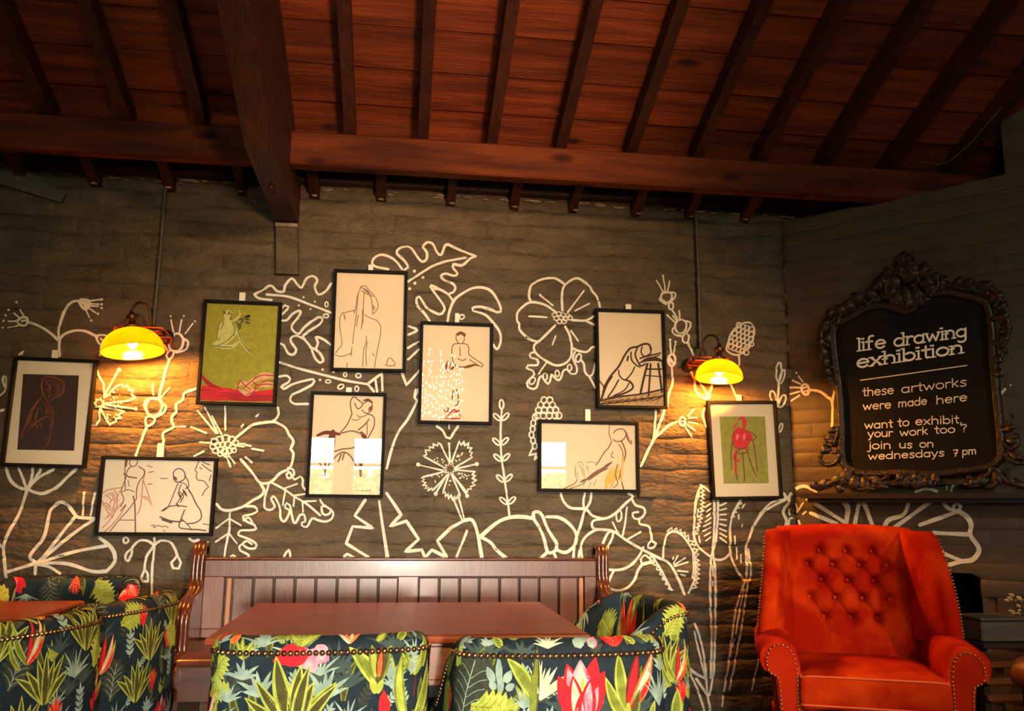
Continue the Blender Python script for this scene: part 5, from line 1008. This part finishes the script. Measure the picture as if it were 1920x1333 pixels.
def filler(p, rr, u0, u1, s0, s1, n):
    for i in range(n):
        x = rr.uniform(u0, u1); y = rr.uniform(s0, s1); k = rr.random()
        if k < .22: p.fan(x, y, rr.uniform(.06, .10), 'teal', 7, None, 1.1, .010)
        elif k < .40: p.sprig(x, y, rr.uniform(.05, .08), rr.uniform(.6, 2.6), 'deep')
        elif k < .55: p.fan(x, y, rr.uniform(.05, .08), 'mint', 7, None, 1.2, .006)
        elif k < .70: p.blade((x, y), (x+rr.uniform(-.04, .04), y+.10), .022, 'leaf', 'olive', .2)
        elif k < .85: p.sprig(x, y, .05, rr.uniform(.6, 2.6), 'mint')
        else: p.fan(x, y, .07, 'leaf', 6, 'lime', .8, .012)
def generic(p, rr, u0, u1, s0, s1):
    cell = .118; i = 0
    kinds = ['monstera', 'agave', 'bloom', 'heliconia', 'ginger', 'fan', 'dark', 'sprig']
    for r in range(int((s1-s0)/cell)+1):
        for c in range(int((u1-u0)/cell)+1):
            x = u0+(c+.5*(r % 2)+rr.uniform(-.15, .15))*cell; y = s0+(r+rr.uniform(-.15, .15))*cell
            k = kinds[(c*3+r*5+rr.choice((0, 0, 1))) % 8]
            if k == 'monstera': p.monstera(x, y, .11, rr.uniform(.3, 2.8))
            elif k == 'dark': p.monstera(x, y, .12, rr.uniform(1, 2.5), 'deep', 'mint')
            elif k == 'agave': p.agave(x, y-.04, .13)
            elif k == 'bloom': p.bloom(x, y, .075)
            elif k == 'heliconia': p.heliconia(x, y-.04, .12)
            elif k == 'ginger': p.ginger(x, y, .07)
            elif k == 'fan': p.fan(x, y, .10, 'mint', 9, None, 1.2, .009)
            else: p.sprig(x, y, .08, 1.6)
def tub_chair(loc, th, label, pattern=None, seed=1, zoff=0.):
    t = empty('tub_chair', (loc[0], loc[1], zoff), math.radians(th), label=label, cat='chair', group='floral tub chairs around the two tables')
    mb = MB(); us = [-UMAX+2*UMAX*i/96 for i in range(97)]
    def srows(u):
        zc = ztop(u)-RT_; lo = .16; arc = math.pi*RT_
        return [lo+(zc-lo)*i/22 for i in range(22)]+[zc+arc*i/12 for i in range(13)]+[zc+arc+(zc-.36)*i/14 for i in range(1, 15)]
    G = [[surf(u, s_) for s_ in srows(u)] for u in us]; mb.quadgrid(G, 0)
    for g in (G[0], G[-1]): mb.poly(g, 0)
    mb.quadgrid([[r[0], r[-1]] for r in G], 0)
    p = Print(mb); rr = random.Random(seed)
    if pattern:
        filler(p, rr, -.30, .30, .42, .86, 80); p.d = 5e-6; pattern(p)
        generic(p, rr, -.62, -.34, .50, .80); generic(p, rr, .36, .64, .50, .80)
    else:
        filler(p, rr, -.60, .60, .42, 1.05, 75); p.d = 5e-6; generic(p, rr, -.60, .62, .40, 1.12)
    mb.build('backrest', [FAB[n] for n in FN], t, smooth=True, fix=False)
    # studs following the top edge, dipping a little from the roll
    st = MB(); u = -.60
    while u <= .601:
        z = ztop(u)-RT_-.004; c = surf(u, z, .0042); n = surf(u, z, .1)-surf(u, z, 0); n /= np.linalg.norm(n); a = np.cross(n, [0,0,1.]); a /= np.linalg.norm(a); b_ = np.cross(n, a)
        st.lathe([(.0078,-.001),(.0078,.0012),(.0066,.0022),(.0052,.0046),(.0028,.0058),(.0003,.0062)], c, n=8, axis=(a, b_, n), m=0); u += .0158
    z = .62
    for sd in (-1, 1):
        z = ztop(UMAX)-RT_-.02
        while z > .30:
            c = surf(sd*(UMAX-.012), z, .0042); n = surf(sd*(UMAX-.012), z, .1)-surf(sd*(UMAX-.012), z, 0); n /= np.linalg.norm(n); a = np.cross(n, [0,0,1.]); b_ = np.cross(n, a)
            st.lathe([(.0078,-.001),(.0066,.0022),(.0028,.0058),(.0003,.0062)], c, n=8, axis=(a, b_, n)); z -= .0158
    st.build('nailhead_trim', M['brass'], t, smooth=True, kind='stuff', fix=False)
    mb = MB(); mb.box(-.215, .215, .085, .47, .345, .455, bev=.028); mb.build('seat_cushion', FAB['navy'], t, smooth=2)
    mb = MB(); mb.box(-.235, .235, .05, .485, .20, .345, bev=.01); mb.build('seat_base', FAB['navy'], t)
    for x, y in ((-.21, .06), (.21, .06), (-.23, .45), (.23, .45)):
        mb = MB(); mb.hexa([(x-.014,y-.014,0),(x+.014,y-.014,0),(x+.014,y+.014,0),(x-.014,y+.014,0),(x-.022,y-.022,.21),(x+.022,y-.022,.21),(x+.022,y+.022,.21),(x-.022,y+.022,.21)]); mb.build('leg', M['legwood'], t)
    return t
def patA(p):
    K = 694.; f = lambda x, y: ((x-603)/K, .796-(y-1210)/K)
    def B(x0, y0, x1, y1, w, c, c2=None, bend=0.): p.blade(f(x0, y0), f(x1, y1), w/K, c, c2, bend)
    x, y = f(424, 1262); p.monstera(*f(402, 1270), .075, .95); p.monstera(*f(400, 1292), .065, .35)
    B(398, 1262, 412, 1216, 26, 'deep'); p.fan(*f(468, 1262), .055, 'mint', 7, None, 1.3, .010); p.fan(*f(445, 1300), .05, 'mint', 9, None, 1.2, .006); p.fan(*f(425, 1330), .045, 'leaf', 7, None, 1.2, .007)
    for a in (-2, -1, 0, 1, 2): B(580+a*4, 1212, 555+a*24+12, 1242-abs(a)*5, 34, 'red' if a < 0 else 'pink', 'pink' if a == 0 else None)
    B(578, 1214, 590, 1252, 30, 'pink'); B(575, 1212, 545, 1240, 30, 'red')
    p.fan(*f(611, 1296), .085, 'mint', 9, None, 1.15, .012); p.fan(*f(500, 1290), .07, 'mint', 8, None, 1.0, .012, 1.9)
    for x0, y0, x1, y1, w in ((560,1345,490,1262,22),(565,1345,630,1268,22),(556,1345,474,1292,20),(560,1345,524,1224,32),(562,1345,568,1238,28),(566,1345,592,1266,24),(572,1345,632,1272,20),(562,1345,582,1240,22)): B(x0, y0, x1, y1, w, 'lime', 'olive', .06)
    B(702, 1276, 650, 1210, 26, 'lime', 'leaf', -.1); B(702, 1276, 726, 1210, 24, 'leaf', 'olive', .1); B(700, 1262, 690, 1208, 20, 'leaf', 'lime'); B(704, 1262, 708, 1210, 14, 'maroon', 'orange'); B(700, 1290, 690, 1262, 14, 'lime'); B(702, 1290, 712, 1266, 12, 'lime')
    for k in range(7): B(714, 1333, 708+k*3, 1284+abs(k-2)*5, 11, 'red')
    p.sprig(*f(730, 1290), .055, 1.4); p.sprig(*f(762, 1262), .05, 1.3, 'mint'); p.fan(*f(652, 1335), .065, 'mint', 9, None, 1.2, .006)
    B(756, 1345, 746, 1224, 20, 'leaf', 'lime', .15); B(770, 1345, 806, 1240, 22, 'lime', 'leaf', -.1); B(786, 1250, 800, 1196, 18, 'lime', 'leaf'); p.fan(*f(767, 1228), .05, 'mint', 9, None, 1.2, .006); B(768, 1300, 772, 1262, 3, 'maroon')
    # over the roll
    B(398, 1200, 414, 1178, 22, 'red'); B(420, 1200, 430, 1180, 16, 'mint'); B(442, 1202, 452, 1180, 18, 'orange'); 
    for k in range(5): B(565, 1206, 540+k*16, 1178, 15, 'leaf', 'lime')
    p.sprig(*f(490, 1205), .035, 1.3); p.sprig(*f(508, 1205), .035, 1.8)
    for k in range(4): B(650, 1204, 630+k*14, 1180, 8, 'orange' if k % 2 else 'pale')
    B(700, 1202, 722, 1180, 14, 'leaf', 'lime'); B(740, 1200, 760, 1176, 16, 'lime', 'leaf'); p.sprig(*f(775, 1198), .03, 1.2)
def patB(p):
    K = 690.; f = lambda x, y: ((x-1048)/K, .796-(y-1220)/K)
    def B(x0, y0, x1, y1, w, c, c2=None, bend=0.): p.blade(f(x0, y0), f(x1, y1), w/K, c, c2, bend)
    p.monstera(*f(862, 1340), .155, 1.35, 'deep', 'mint'); B(846, 1250, 856, 1212, 14, 'lime')
    for q in ((928,1275,926,1228,12),(918,1272,906,1246,14),(938,1272,948,1252,15),(920,1284,912,1268,13),(940,1284,954,1274,13),(930,1290,930,1258,12)): B(*q, 'mint')
    B(928, 1320, 930, 1262, 3, 'mint'); p.fan(*f(975, 1340), .05, 'mint', 8, None, 1.2, .012); p.fan(*f(1015, 1340), .05, 'mint', 8, None, 1.2, .010)
    p.fan(*f(998, 1300), .10, 'pale', 7, None, .55, .012, 1.05); p.fan(*f(996, 1290), .085, 'pale', 6, None, .4, .007, 1.7)
    B(985, 1345, 994, 1212, 16, 'olive', 'leaf'); B(984, 1292, 941, 1232, 24, 'lime', 'leaf', -.12); B(986, 1345, 984, 1255, 10, 'leaf')
    p.monstera(*f(880, 1312), .105, -.08, 'lime', 'leaf'); p.monstera(*f(905, 1340), .06, .6, 'lime', 'leaf')
    x, y = f(1070, 1338)
    for q in ((1072,1340,1030,1262,40,'red',None),(1074,1338,1114,1256,40,'red',None),(1070,1340,1046,1242,40,'red','pink'),(1074,1340,1098,1232,42,'red',None),(1072,1332,1070,1236,42,'pink','pale'),(1062,1340,1040,1272,30,'red',None),(1078,1340,1104,1276,34,'red','pink'),(1068,1345,1056,1262,30,'red','pale'),(1076,1345,1088,1268,32,'red','pink'),(1072,1345,1072,1290,26,'red',None)): B(*q[:5], q[5], q[6])
    B(1073, 1288, 1075, 1264, 6, 'lime')
    B(1152, 1318, 1142, 1226, 24, 'lime', 'leaf', .05); B(1158, 1345, 1116, 1266, 22, 'lime', 'leaf', .1); B(1160, 1312, 1180, 1228, 24, 'maroon', 'red'); B(1165, 1318, 1210, 1228, 22, 'orange', 'pale', -.1); B(1160, 1320, 1206, 1266, 16, 'orange', 'red', -.15); B(1162, 1345, 1182, 1290, 20, 'leaf', 'olive'); B(1150, 1345, 1160, 1310, 14, 'lime')
    p.fan(*f(1222, 1320), .11, 'mint', 9, None, .65, .007); p.fan(*f(1232, 1262), .05, 'mint', 8, None, 1.0, .008); B(1200, 1345, 1212, 1310, 12, 'lime', 'leaf'); p.fan(*f(1110, 1345), .035, 'mint', 7, None, 1.2, .007)
    # over the roll
    B(850, 1212, 858, 1190, 16, 'mint'); p.fan(*f(905, 1212), .035, 'mint', 6, None, 1.2, .009); B(930, 1214, 915, 1190, 16, 'lime', 'leaf'); p.fan(*f(1012, 1216), .06, 'pale', 9, None, 1.25, .006); B(1066, 1216, 1072, 1192, 22, 'mint'); B(1090, 1216, 1100, 1194, 20, 'pink', 'mint')
    for k in range(5): B(1135, 1214, 1112+k*12, 1188+abs(k-2)*2, 13, 'orange' if k % 2 else 'red')
    B(1176, 1212, 1160, 1190, 14, 'lime', 'leaf'); B(1205, 1210, 1192, 1184, 14, 'lime', 'leaf'); B(1215, 1210, 1235, 1186, 16, 'leaf', 'lime'); p.sprig(*f(1208, 1205), .03, 1.5)
tub_chair((-.176, -1.775), 3, 'dark floral tub chair before the table with big spiky agave leaves on its back', patA, 3)
tub_chair((.445, -1.865), 2, 'dark floral tub chair before the table with a big red bloom on its back', patB, 4)
def patR(p):
    generic(p, random.Random(9), -.60, .55, .40, .74)
    # inside of the back: s runs on past the roll
    s0 = ZT-RT_+math.pi*RT_
    p.blade((.18, s0+.26), (.10, s0-.04), .05, 'leaf', 'lime', .1); p.blade((.06, s0+.20), (.04, s0-.02), .03, 'olive', 'lime')
    for x0, s1, x1, s2, w, c, c2 in [(a_+.20, b_, c_+.20, d_, e_, f_, g_) for a_, b_, c_, d_, e_, f_, g_ in ((.02,.20,-.06,-.02,.045,'red','orange'),(.03,.18,.00,-.01,.04,'orange','red'),(.0,.22,-.10,.02,.045,'red',None),(.03,.2,.05,.05,.03,'orange','pale'),(-.02,.22,-.13,.07,.03,'red','orange'),(.01,.3,-.03,.12,.05,'maroon','leaf'),(.05,.3,.10,.14,.05,'orange','maroon'))]: p.blade((x0, s0+s1), (x1, s0+s2), w, c, c2)
    p.monstera(.36, s0+.10, .11, -1.2, 'leaf', 'lime'); p.monstera(.45, s0+.16, .11, -1.9, 'leaf', 'lime'); p.blade((.33, s0+.24), (.30, s0), .05, 'leaf', 'lime'); p.fan(.02, s0+.16, .09, 'mint', 8, None, .8, .012, -1.57)
    for u in (-.23, -.25): p.sprig(u, s0-.02, .06, 1.57, 'mint'); p.sprig(u-.03, s0+.08, .05, 1.57, 'mint')
    for k in range(3): p.blade((-.34, .70-.14*k), (-.33, .80-.13*k), .05, 'lime', 'leaf'); p.blade((-.42, .60-.12*k), (-.40, .72-.12*k), .05, 'leaf', 'lime')
    p.blade((-.28, s0-.10), (-.27, s0-.05), .03, 'orange', None)
rc = tub_chair((1.035, -.80), 102, 'dark floral tub chair standing sideways at the right end of the table', patR, 5)
tub_chair((-.86, -.78), 75, 'dark floral tub chair left of the pew, farther of the two seen from behind', None, 6)
tub_chair((-.99, -1.355), 68, 'dark floral tub chair at the bottom left corner, nearest to the viewer', None, 17)
l3 = tub_chair((-1.36, -.125), 182, 'dark floral tub chair behind the left table against the painted wall', None, 12, .0)

l3.scale = (1, .48, 1.03)
rc.scale = (.9, .95, 1)
# ---------------------------------------------------------------- orange wing armchair
KX = .90
AC = empty('wing_armchair', (1.757, -.915, 0), -.373, label='bright orange velvet wing armchair with buttoned back and studded scroll arms', cat='armchair')
def rsq(t, n=3.): return (abs(math.cos(t))**(2/n)*(1 if math.cos(t) >= 0 else -1), abs(math.sin(t))**(2/n)*(1 if math.sin(t) >= 0 else -1))
ZS = .605; ZA = .70; ZB = 1.085
# buttoned inside back
BT = [(x, z) for r, z in enumerate((.995, .940, .880, .812, .738)) for x in ([(-.105, -.005, .095) if r % 2 == 0 else (-.155, -.057, .045, .148)][0])]
BT = [(x+(.0 if r_ else 0), z) for r_, (x, z) in enumerate(BT)]
def backsurf(x, z):
    hw = .245+.02*(z-.6); top = ZB+.018*math.cos(x/.27*1.4)
    y = .10+.20*(z-.55)+.5*max(0, z-top+.05)**1.0*0
    e = abs(x)/hw; y -= .030*(1-e**4)
    zz = (top-z)/.07
    if zz < 1: y += .075*(1-math.sqrt(max(0, 1-(1-max(zz, 0))**2)))
    y += .02*max(0, (.64-z)/.1)
    m = 0; near = 9; s2 = 0
    for bx, bz in BT:
        d = math.hypot((x-bx)/1.0, (z-bz)/1.0); near = min(near, d); m = max(m, math.exp(-(d/.020)**2)); s2 = max(s2, .35*math.exp(-(d/.045)**2))
    y += .032*m+.024*s2
    for bx, bz in BT:                                    # pleats between buttons
        for b2x, b2z in BT:
            if b2z < bz-.03 and b2z > bz-.09 and abs(b2x-bx) < .09:
                ax, az = b2x-bx, b2z-bz; L2 = ax*ax+az*az; tt = ((x-bx)*ax+(z-bz)*az)/L2
                if 0 < tt < 1: dd = abs((x-bx)*az-(z-bz)*ax)/math.sqrt(L2); y += .011*math.exp(-(dd/.008)**2)
    for bx, bz in BT[:3]:
        if z > bz: y += .006*math.exp(-((x-bx)/.010)**2)*max(0, 1-(z-bz)/.08)
    for bx, bz in BT[-3:]:
        if z < bz: y += .007*math.exp(-((x-bx-(bz-z)*.12)/.010)**2)*max(0, 1-(bz-z)/.14)
    return y
mb = MB(); NX = 96; NZ = 110; G = []
for i in range(NX+1):
    x = -.262+.524*i/NX; row = []; top = ZB+.018*math.cos(x/.27*1.4)
    for j in range(NZ+1): z = .54+(top-.54)*j/NZ; row.append((x, backsurf(x, z), z))
    for q in range(1, 9): a = math.pi/2*q/8; row.append((x, backsurf(x, top)+.075*math.sin(a), top-.035*(1-math.cos(a))))
    row.append((x, .30, .80)); row.append((x, .24, .20)); G.append(row)
mb.quadgrid(G); mb.poly(G[0]); mb.poly(G[-1]); mb.build('backrest', M['velvet'], AC, smooth=True, fix=False)
bt = MB()
for x, z in BT:
    b1 = MB(); b1.ball((x, backsurf(x, z)-.003, z), .0085, n=10, k=6, sc=(1, .6, 1)); b1.build('button', M['velvet'], AC, smooth=True)
# wings: horizontal slices from back to rounded front edge
def wing(sd):
    mb = MB(); G = []; nails = []; NZ_ = 36
    for j in range(NZ_+1):
        t = j/NZ_; z = ZA-.03+(ZB+.012-ZA+.03)*t; cap = math.sqrt(max(0, 1-max(0, (t-.90)/.10)**2)) if t > .90 else 1.
        fr = -.075-.065*math.sin(math.pi*min(1, (1-t)*1.0)**.8)*.9+.115*t**2.2; fr = fr if t < 1 else fr
        bk = .10+.20*(z-.55)+.07; thick = .034*cap**.5
        xi0 = .236+.005*t; xi1 = .268+.055*(1-t)+(.016 if sd < 0 else 0)
        bulge = .014*math.sin(math.pi*t)
        path = [(bk, xi0), (bk-.35*(bk-fr), xi0+.3*(xi1-xi0)-.006), (bk-.7*(bk-fr), xi0+.72*(xi1-xi0)), (fr+.012, xi1)]
        S_ = smooth([(b, a) for a, b in path], .012); n = len(S_)
        while len(S_) > 18: S_.pop(len(S_)//2)
        inner = []; outer = []
        idx = [int(round(k*(len(S_)-1)/12)) for k in range(13)]; S_ = [S_[k] for k in idx]
        for k, p in enumerate(S_):
            dd = S_[min(k+1, 12)]-S_[max(k-1, 0)]; dd /= np.linalg.norm(dd); q = np.array([-dd[1], dd[0]])
            if q[0] > 0: q = -q
            th = thick*(1+.25*math.sin(math.pi*k/12)); inner.append(p+q*th*.8); outer.append(p-q*th)
        tip = []
        p = S_[-1]; dd = S_[-1]-S_[-2]; dd /= np.linalg.norm(dd); q = (inner[-1]-outer[-1])/2; c = (inner[-1]+outer[-1])/2
        for a in (.25, .5, .75): tip.append(c+q*math.cos(math.pi*a)+dd*thick*.95*math.sin(math.pi*a))
        zz = z-(0.02*(1-cap))
        ring = [(sd*p[0], p[1], zz) for p in inner+tip+outer[::-1]]; G.append(ring)
        if t < .93: e = c-q*1.02+dd*thick*.15; nails.append(((sd*e[0], e[1], zz), (sd*(-q[0]), -q[1], 0)))
    b0 = mb.quadgrid(G, closev=True); n = len(G[0]); mb.poly(G[-1]); mb.poly(G[0])
    mb.build('wing', M['velvet'], AC, smooth=True)
    st = MB(); P = [np.array(a) for a, _ in nails]; N_ = [np.array(b_)/np.linalg.norm(b_) for _, b_ in nails]; acc = 0; last = P[0]
    for k in range(len(P)-1):
        d = P[k+1]-P[k]; L_ = np.linalg.norm(d); m_ = max(1, int(L_/.0095))
        for q in range(m_): st.ball(P[k]+d*q/m_+N_[k]*.001, .0042, n=6, k=4)
    return st
stw = [wing(-1), wing(1)]
# rolled arms
def armsec(t):                                            # closed outline of the arm, x outwards, z up
    r = .062; cx = .308; cz = ZA-r+.004
    out = [(.235, .36)]+[(.235, .40+.05*i) for i in range(5)]+[(.237, cz-.01)]
    out += [(cx+r*math.cos(a)*1.08, cz+r*math.sin(a)) for a in [math.pi-math.radians(220)*i/18 for i in range(19)]]
    out += [(.325, cz-.055), (.318, cz-.09), (.314, .50), (.310, .42), (.308, .36)]
    return out
def arm(sd):
    mb = MB(); G = []; S_ = armsec(0)
    for i in range(15):
        t = i/14; y = .16-(.16+.315)*t; k = 1.0-.10*(1-t)*(1 if True else 0); f = 1+.05*math.sin(math.pi*t)
        wob = [1+.010*math.sin(a*2.1+i*3.7)*(t > .6) for a in range(len(S_))]
        G.append([(sd*(.27+(a-.27)*f*w_), y, ZA-(ZA-b)*1.0+.018*(1-t)) for (a, b), w_ in zip(S_, wob)])
    G.append([(sd*(.27+(a-.27)*.96), -.323, .36+(b-.36)*.985) for a, b in S_])
    mb.quadgrid(G, closev=True); mb.poly(G[0]); mb.poly(G[-1])
    a_ = mb.build('arm', M['velvet'], AC, smooth=2)
    # the flat scroll facing with its studs
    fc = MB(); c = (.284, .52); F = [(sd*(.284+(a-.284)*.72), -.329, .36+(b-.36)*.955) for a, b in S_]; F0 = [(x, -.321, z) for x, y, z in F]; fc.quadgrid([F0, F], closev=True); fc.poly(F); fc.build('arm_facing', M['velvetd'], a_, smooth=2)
    st = MB(); pts = smooth([(p[0], p[2]) for p in F][1:-1], .004); acc = .0; last = pts[0]
    for p in pts:
        if np.linalg.norm(p-last) > .0125: st.ball((p[0], -.3305, p[1]), .0042, n=6, k=4); last = p
    return st
sta = [arm(-1), arm(1)]
st = MB()
for m_ in stw+sta:
    b0 = len(st.v); st.v += m_.v; st.f += [tuple(i+b0 for i in f) for f in m_.f]; st.m += m_.m
st.build('nailhead_trim', mat('bright_nail', (.62,.42,.30), (.45,.28,.18), .28, 50., metal=.9), AC, smooth=True, kind='stuff', fix=False)
# seat, cushion, rails, legs
mb = MB(); G = []
for i in range(25):
    u = -1+2*i/24; row = []
    for j in range(21):
        v = -1+2*j/20; x = .232*u; y = -.115+.225*v; 
        z = ZS-.006+.020*(1-u**4)*(1-v**4)-.012*max(0, abs(u)-.9)*10*.5-.010*max(0, abs(v)-.9)*5; row.append((x, y, z))
    G.append(row)
mb.quadgrid(G)
rim = [G[i][0] for i in range(25)]+[G[24][j] for j in range(1, 21)]+[G[i][20] for i in range(23, -1, -1)]+[G[0][j] for j in range(19, 0, -1)]
c = np.array([0, -.115, 0]); R = [rim]
for k, (ex, dz) in enumerate(((1.018, -.012), (1.035, -.035), (1.04, -.07), (1.035, -.098), (1.0, -.115))): R.append([((p[0])*ex, c[1]+(p[1]-c[1])*ex, ZS-.010+dz+.004*math.sin(q*.35)) for q, p in enumerate(rim)])
mb.quadgrid(R, closev=True); mb.poly(R[-1]); cu = mb.build('seat_cushion', M['velvet'], AC, smooth=True)
mb = MB(); mb.tube([(p[0]*1.016, c[1]+(p[1]-c[1])*1.016, p[2]-.004) for p in rim+[rim[0]]], .0042, n=6); mb.tube([(p[0]*1.03, c[1]+(p[1]-c[1])*1.03, ZS-.110) for p in rim+[rim[0]]], .0042, n=6); mb.build('piping', M['piping'], cu, smooth=True)
mb = MB(); mb.box(-.235, .235, -.325, .22, .33, ZS-.118, bev=.018); mb.build('seat_base', M['velvet'], AC, smooth=2)
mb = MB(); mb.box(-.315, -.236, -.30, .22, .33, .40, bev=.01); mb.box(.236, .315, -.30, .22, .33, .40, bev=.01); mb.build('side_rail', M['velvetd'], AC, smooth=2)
for x, y in ((-.27, -.27), (.27, -.27), (-.24, .20), (.24, .20)):
    mb = MB(); mb.tube([(x, y, .34), (x*1.04, y*1.04, .27), (x*1.02, y*1.02, .16), (x*1.03, y*1.03, .06), (x*1.08, y*1.08, .0)], [.030, .034, .022, .016, .024], n=10); mb.build('leg', M['legwood'], AC, smooth=True)
# ---------------------------------------------------------------- dim corner on the right
# low box planter and dried flowers on a slatted side table
TX, TY = 2.42, -.88; ZT2 = .665
t = empty('slatted_side_table', (TX, TY, 0), 0, label='dark slatted wooden side table at the right edge behind the orange armchair', cat='table'); o = (TX, TY, 0)
mb = MB(); mb.box(2.215, 2.66, TY-.12, TY+.10, ZT2-.018, ZT2, bev=.003); mb.build('table_top', M['darkwood'], t, o)
for z in (.60, .54, .48):
    mb = MB(); mb.box(2.22, 2.65, TY-.115, TY-.095, z-.022, z, bev=.002); mb.build('slat', M['apron'], t, o)
for x in (2.22, 2.63):
    for y in (TY-.095, TY+.06): mb = MB(); mb.box(x, x+.025, y, y+.03, 0, ZT2-.018); mb.build('leg', M['darkwood'], t, o)
t = empty('planter_box', (2.34, TY, ZT2), label='dull dark grey box on the side table beside the dried flowers', cat='box'); o = (2.34, TY, ZT2)
mb = MB(); mb.box(2.235, 2.43, TY-.09, TY+.06, ZT2, .745, bev=.006); mb.build('box_body', M['trimgrey'], t, o, smooth=2); mb = MB(); mb.box(2.228, 2.437, TY-.097, TY+.067, .745, .756, bev=.003); mb.build('rim', M['trimgrey'], t, o)
VX, VY = 2.53, TY-.02
t = empty('dried_flowers', (VX, VY, ZT2), label='bunch of small pale dried flowers in a dark vase at the right edge', cat='flowers'); o = (VX, VY, ZT2)
mb = MB(); mb.lathe([(.0001,0),(.028,0),(.034,.02),(.028,.05),(.018,.065),(.022,.075),(.018,.075),(.014,.065),(.0001,.065)], (VX, VY, ZT2), n=16); mb.build('vase', M['black'], t, o, smooth=True)
rr = random.Random(31); s1 = MB(); s2 = MB()
for k in range(30):
    a = rr.uniform(0, 6.28); r = rr.uniform(.0, .11); e = np.array([VX-.01+r*math.cos(a), VY+.6*r*math.sin(a), rr.uniform(.74, .83)])
    s1.tube([(VX, VY, ZT2+.065), (VX+.35*(e[0]-VX), VY+.3*(e[1]-VY), .71+.3*(e[2]-.73)), e], .0014, n=4)
    for q in range(3): s2.ball(e+np.array([rr.uniform(-.012, .012), rr.uniform(-.01, .01), rr.uniform(-.008, .012)]), rr.uniform(.006, .011), n=6, k=4, sc=(1, 1, .7))
s1.build('stems', FAB['olive'], t, o); s2.build('flower_heads', mat('dried_petal', (.50,.42,.24), (.30,.24,.12), .8, 60.), t, o, kind='stuff')
# tan armchair, only its arm comes into view
t = empty('tan_armchair', (2.40, -1.58, 0), math.pi, label='tan leather scroll arm of a second armchair cut off by the right edge', cat='armchair')
def tanarm(x):
    mb = MB(); r = .055; S_ = [(x-.03, .25), (x-.03, .55)]+[(x+r*1.3*math.cos(a), .585+r*math.sin(a)) for a in [math.radians(215)-math.radians(250)*i/14 for i in range(15)]]+[(x+.03, .55), (x+.03, .25)]
    mb.quadgrid([[(a, y, b) for a, b in S_] for y in (-.25, -.255, -.1, .1, .28)], closev=True); mb.poly([(a, -.255, b) for a, b in S_]); mb.poly([(a, .28, b) for a, b in S_]); mb.build('arm', M['leather'], t, smooth=2)
tanarm(-.26); tanarm(.26)
mb = MB(); mb.box(-.22, .22, -.24, .22, .22, .42, bev=.04); mb.build('seat_cushion', M['leather'], t, smooth=2)
mb = MB(); mb.box(-.26, .26, .20, .32, .22, .84, bev=.04); mb.build('backrest', M['leather'], t, smooth=2)
for x, y in ((-.24, -.20), (.24, -.20), (-.24, .26), (.24, .26)): mb = MB(); mb.box(x-.02, x+.02, y-.02, y+.02, 0, .25); mb.build('leg', M['legwood'], t)

t.scale = (1, 1, 1.06)
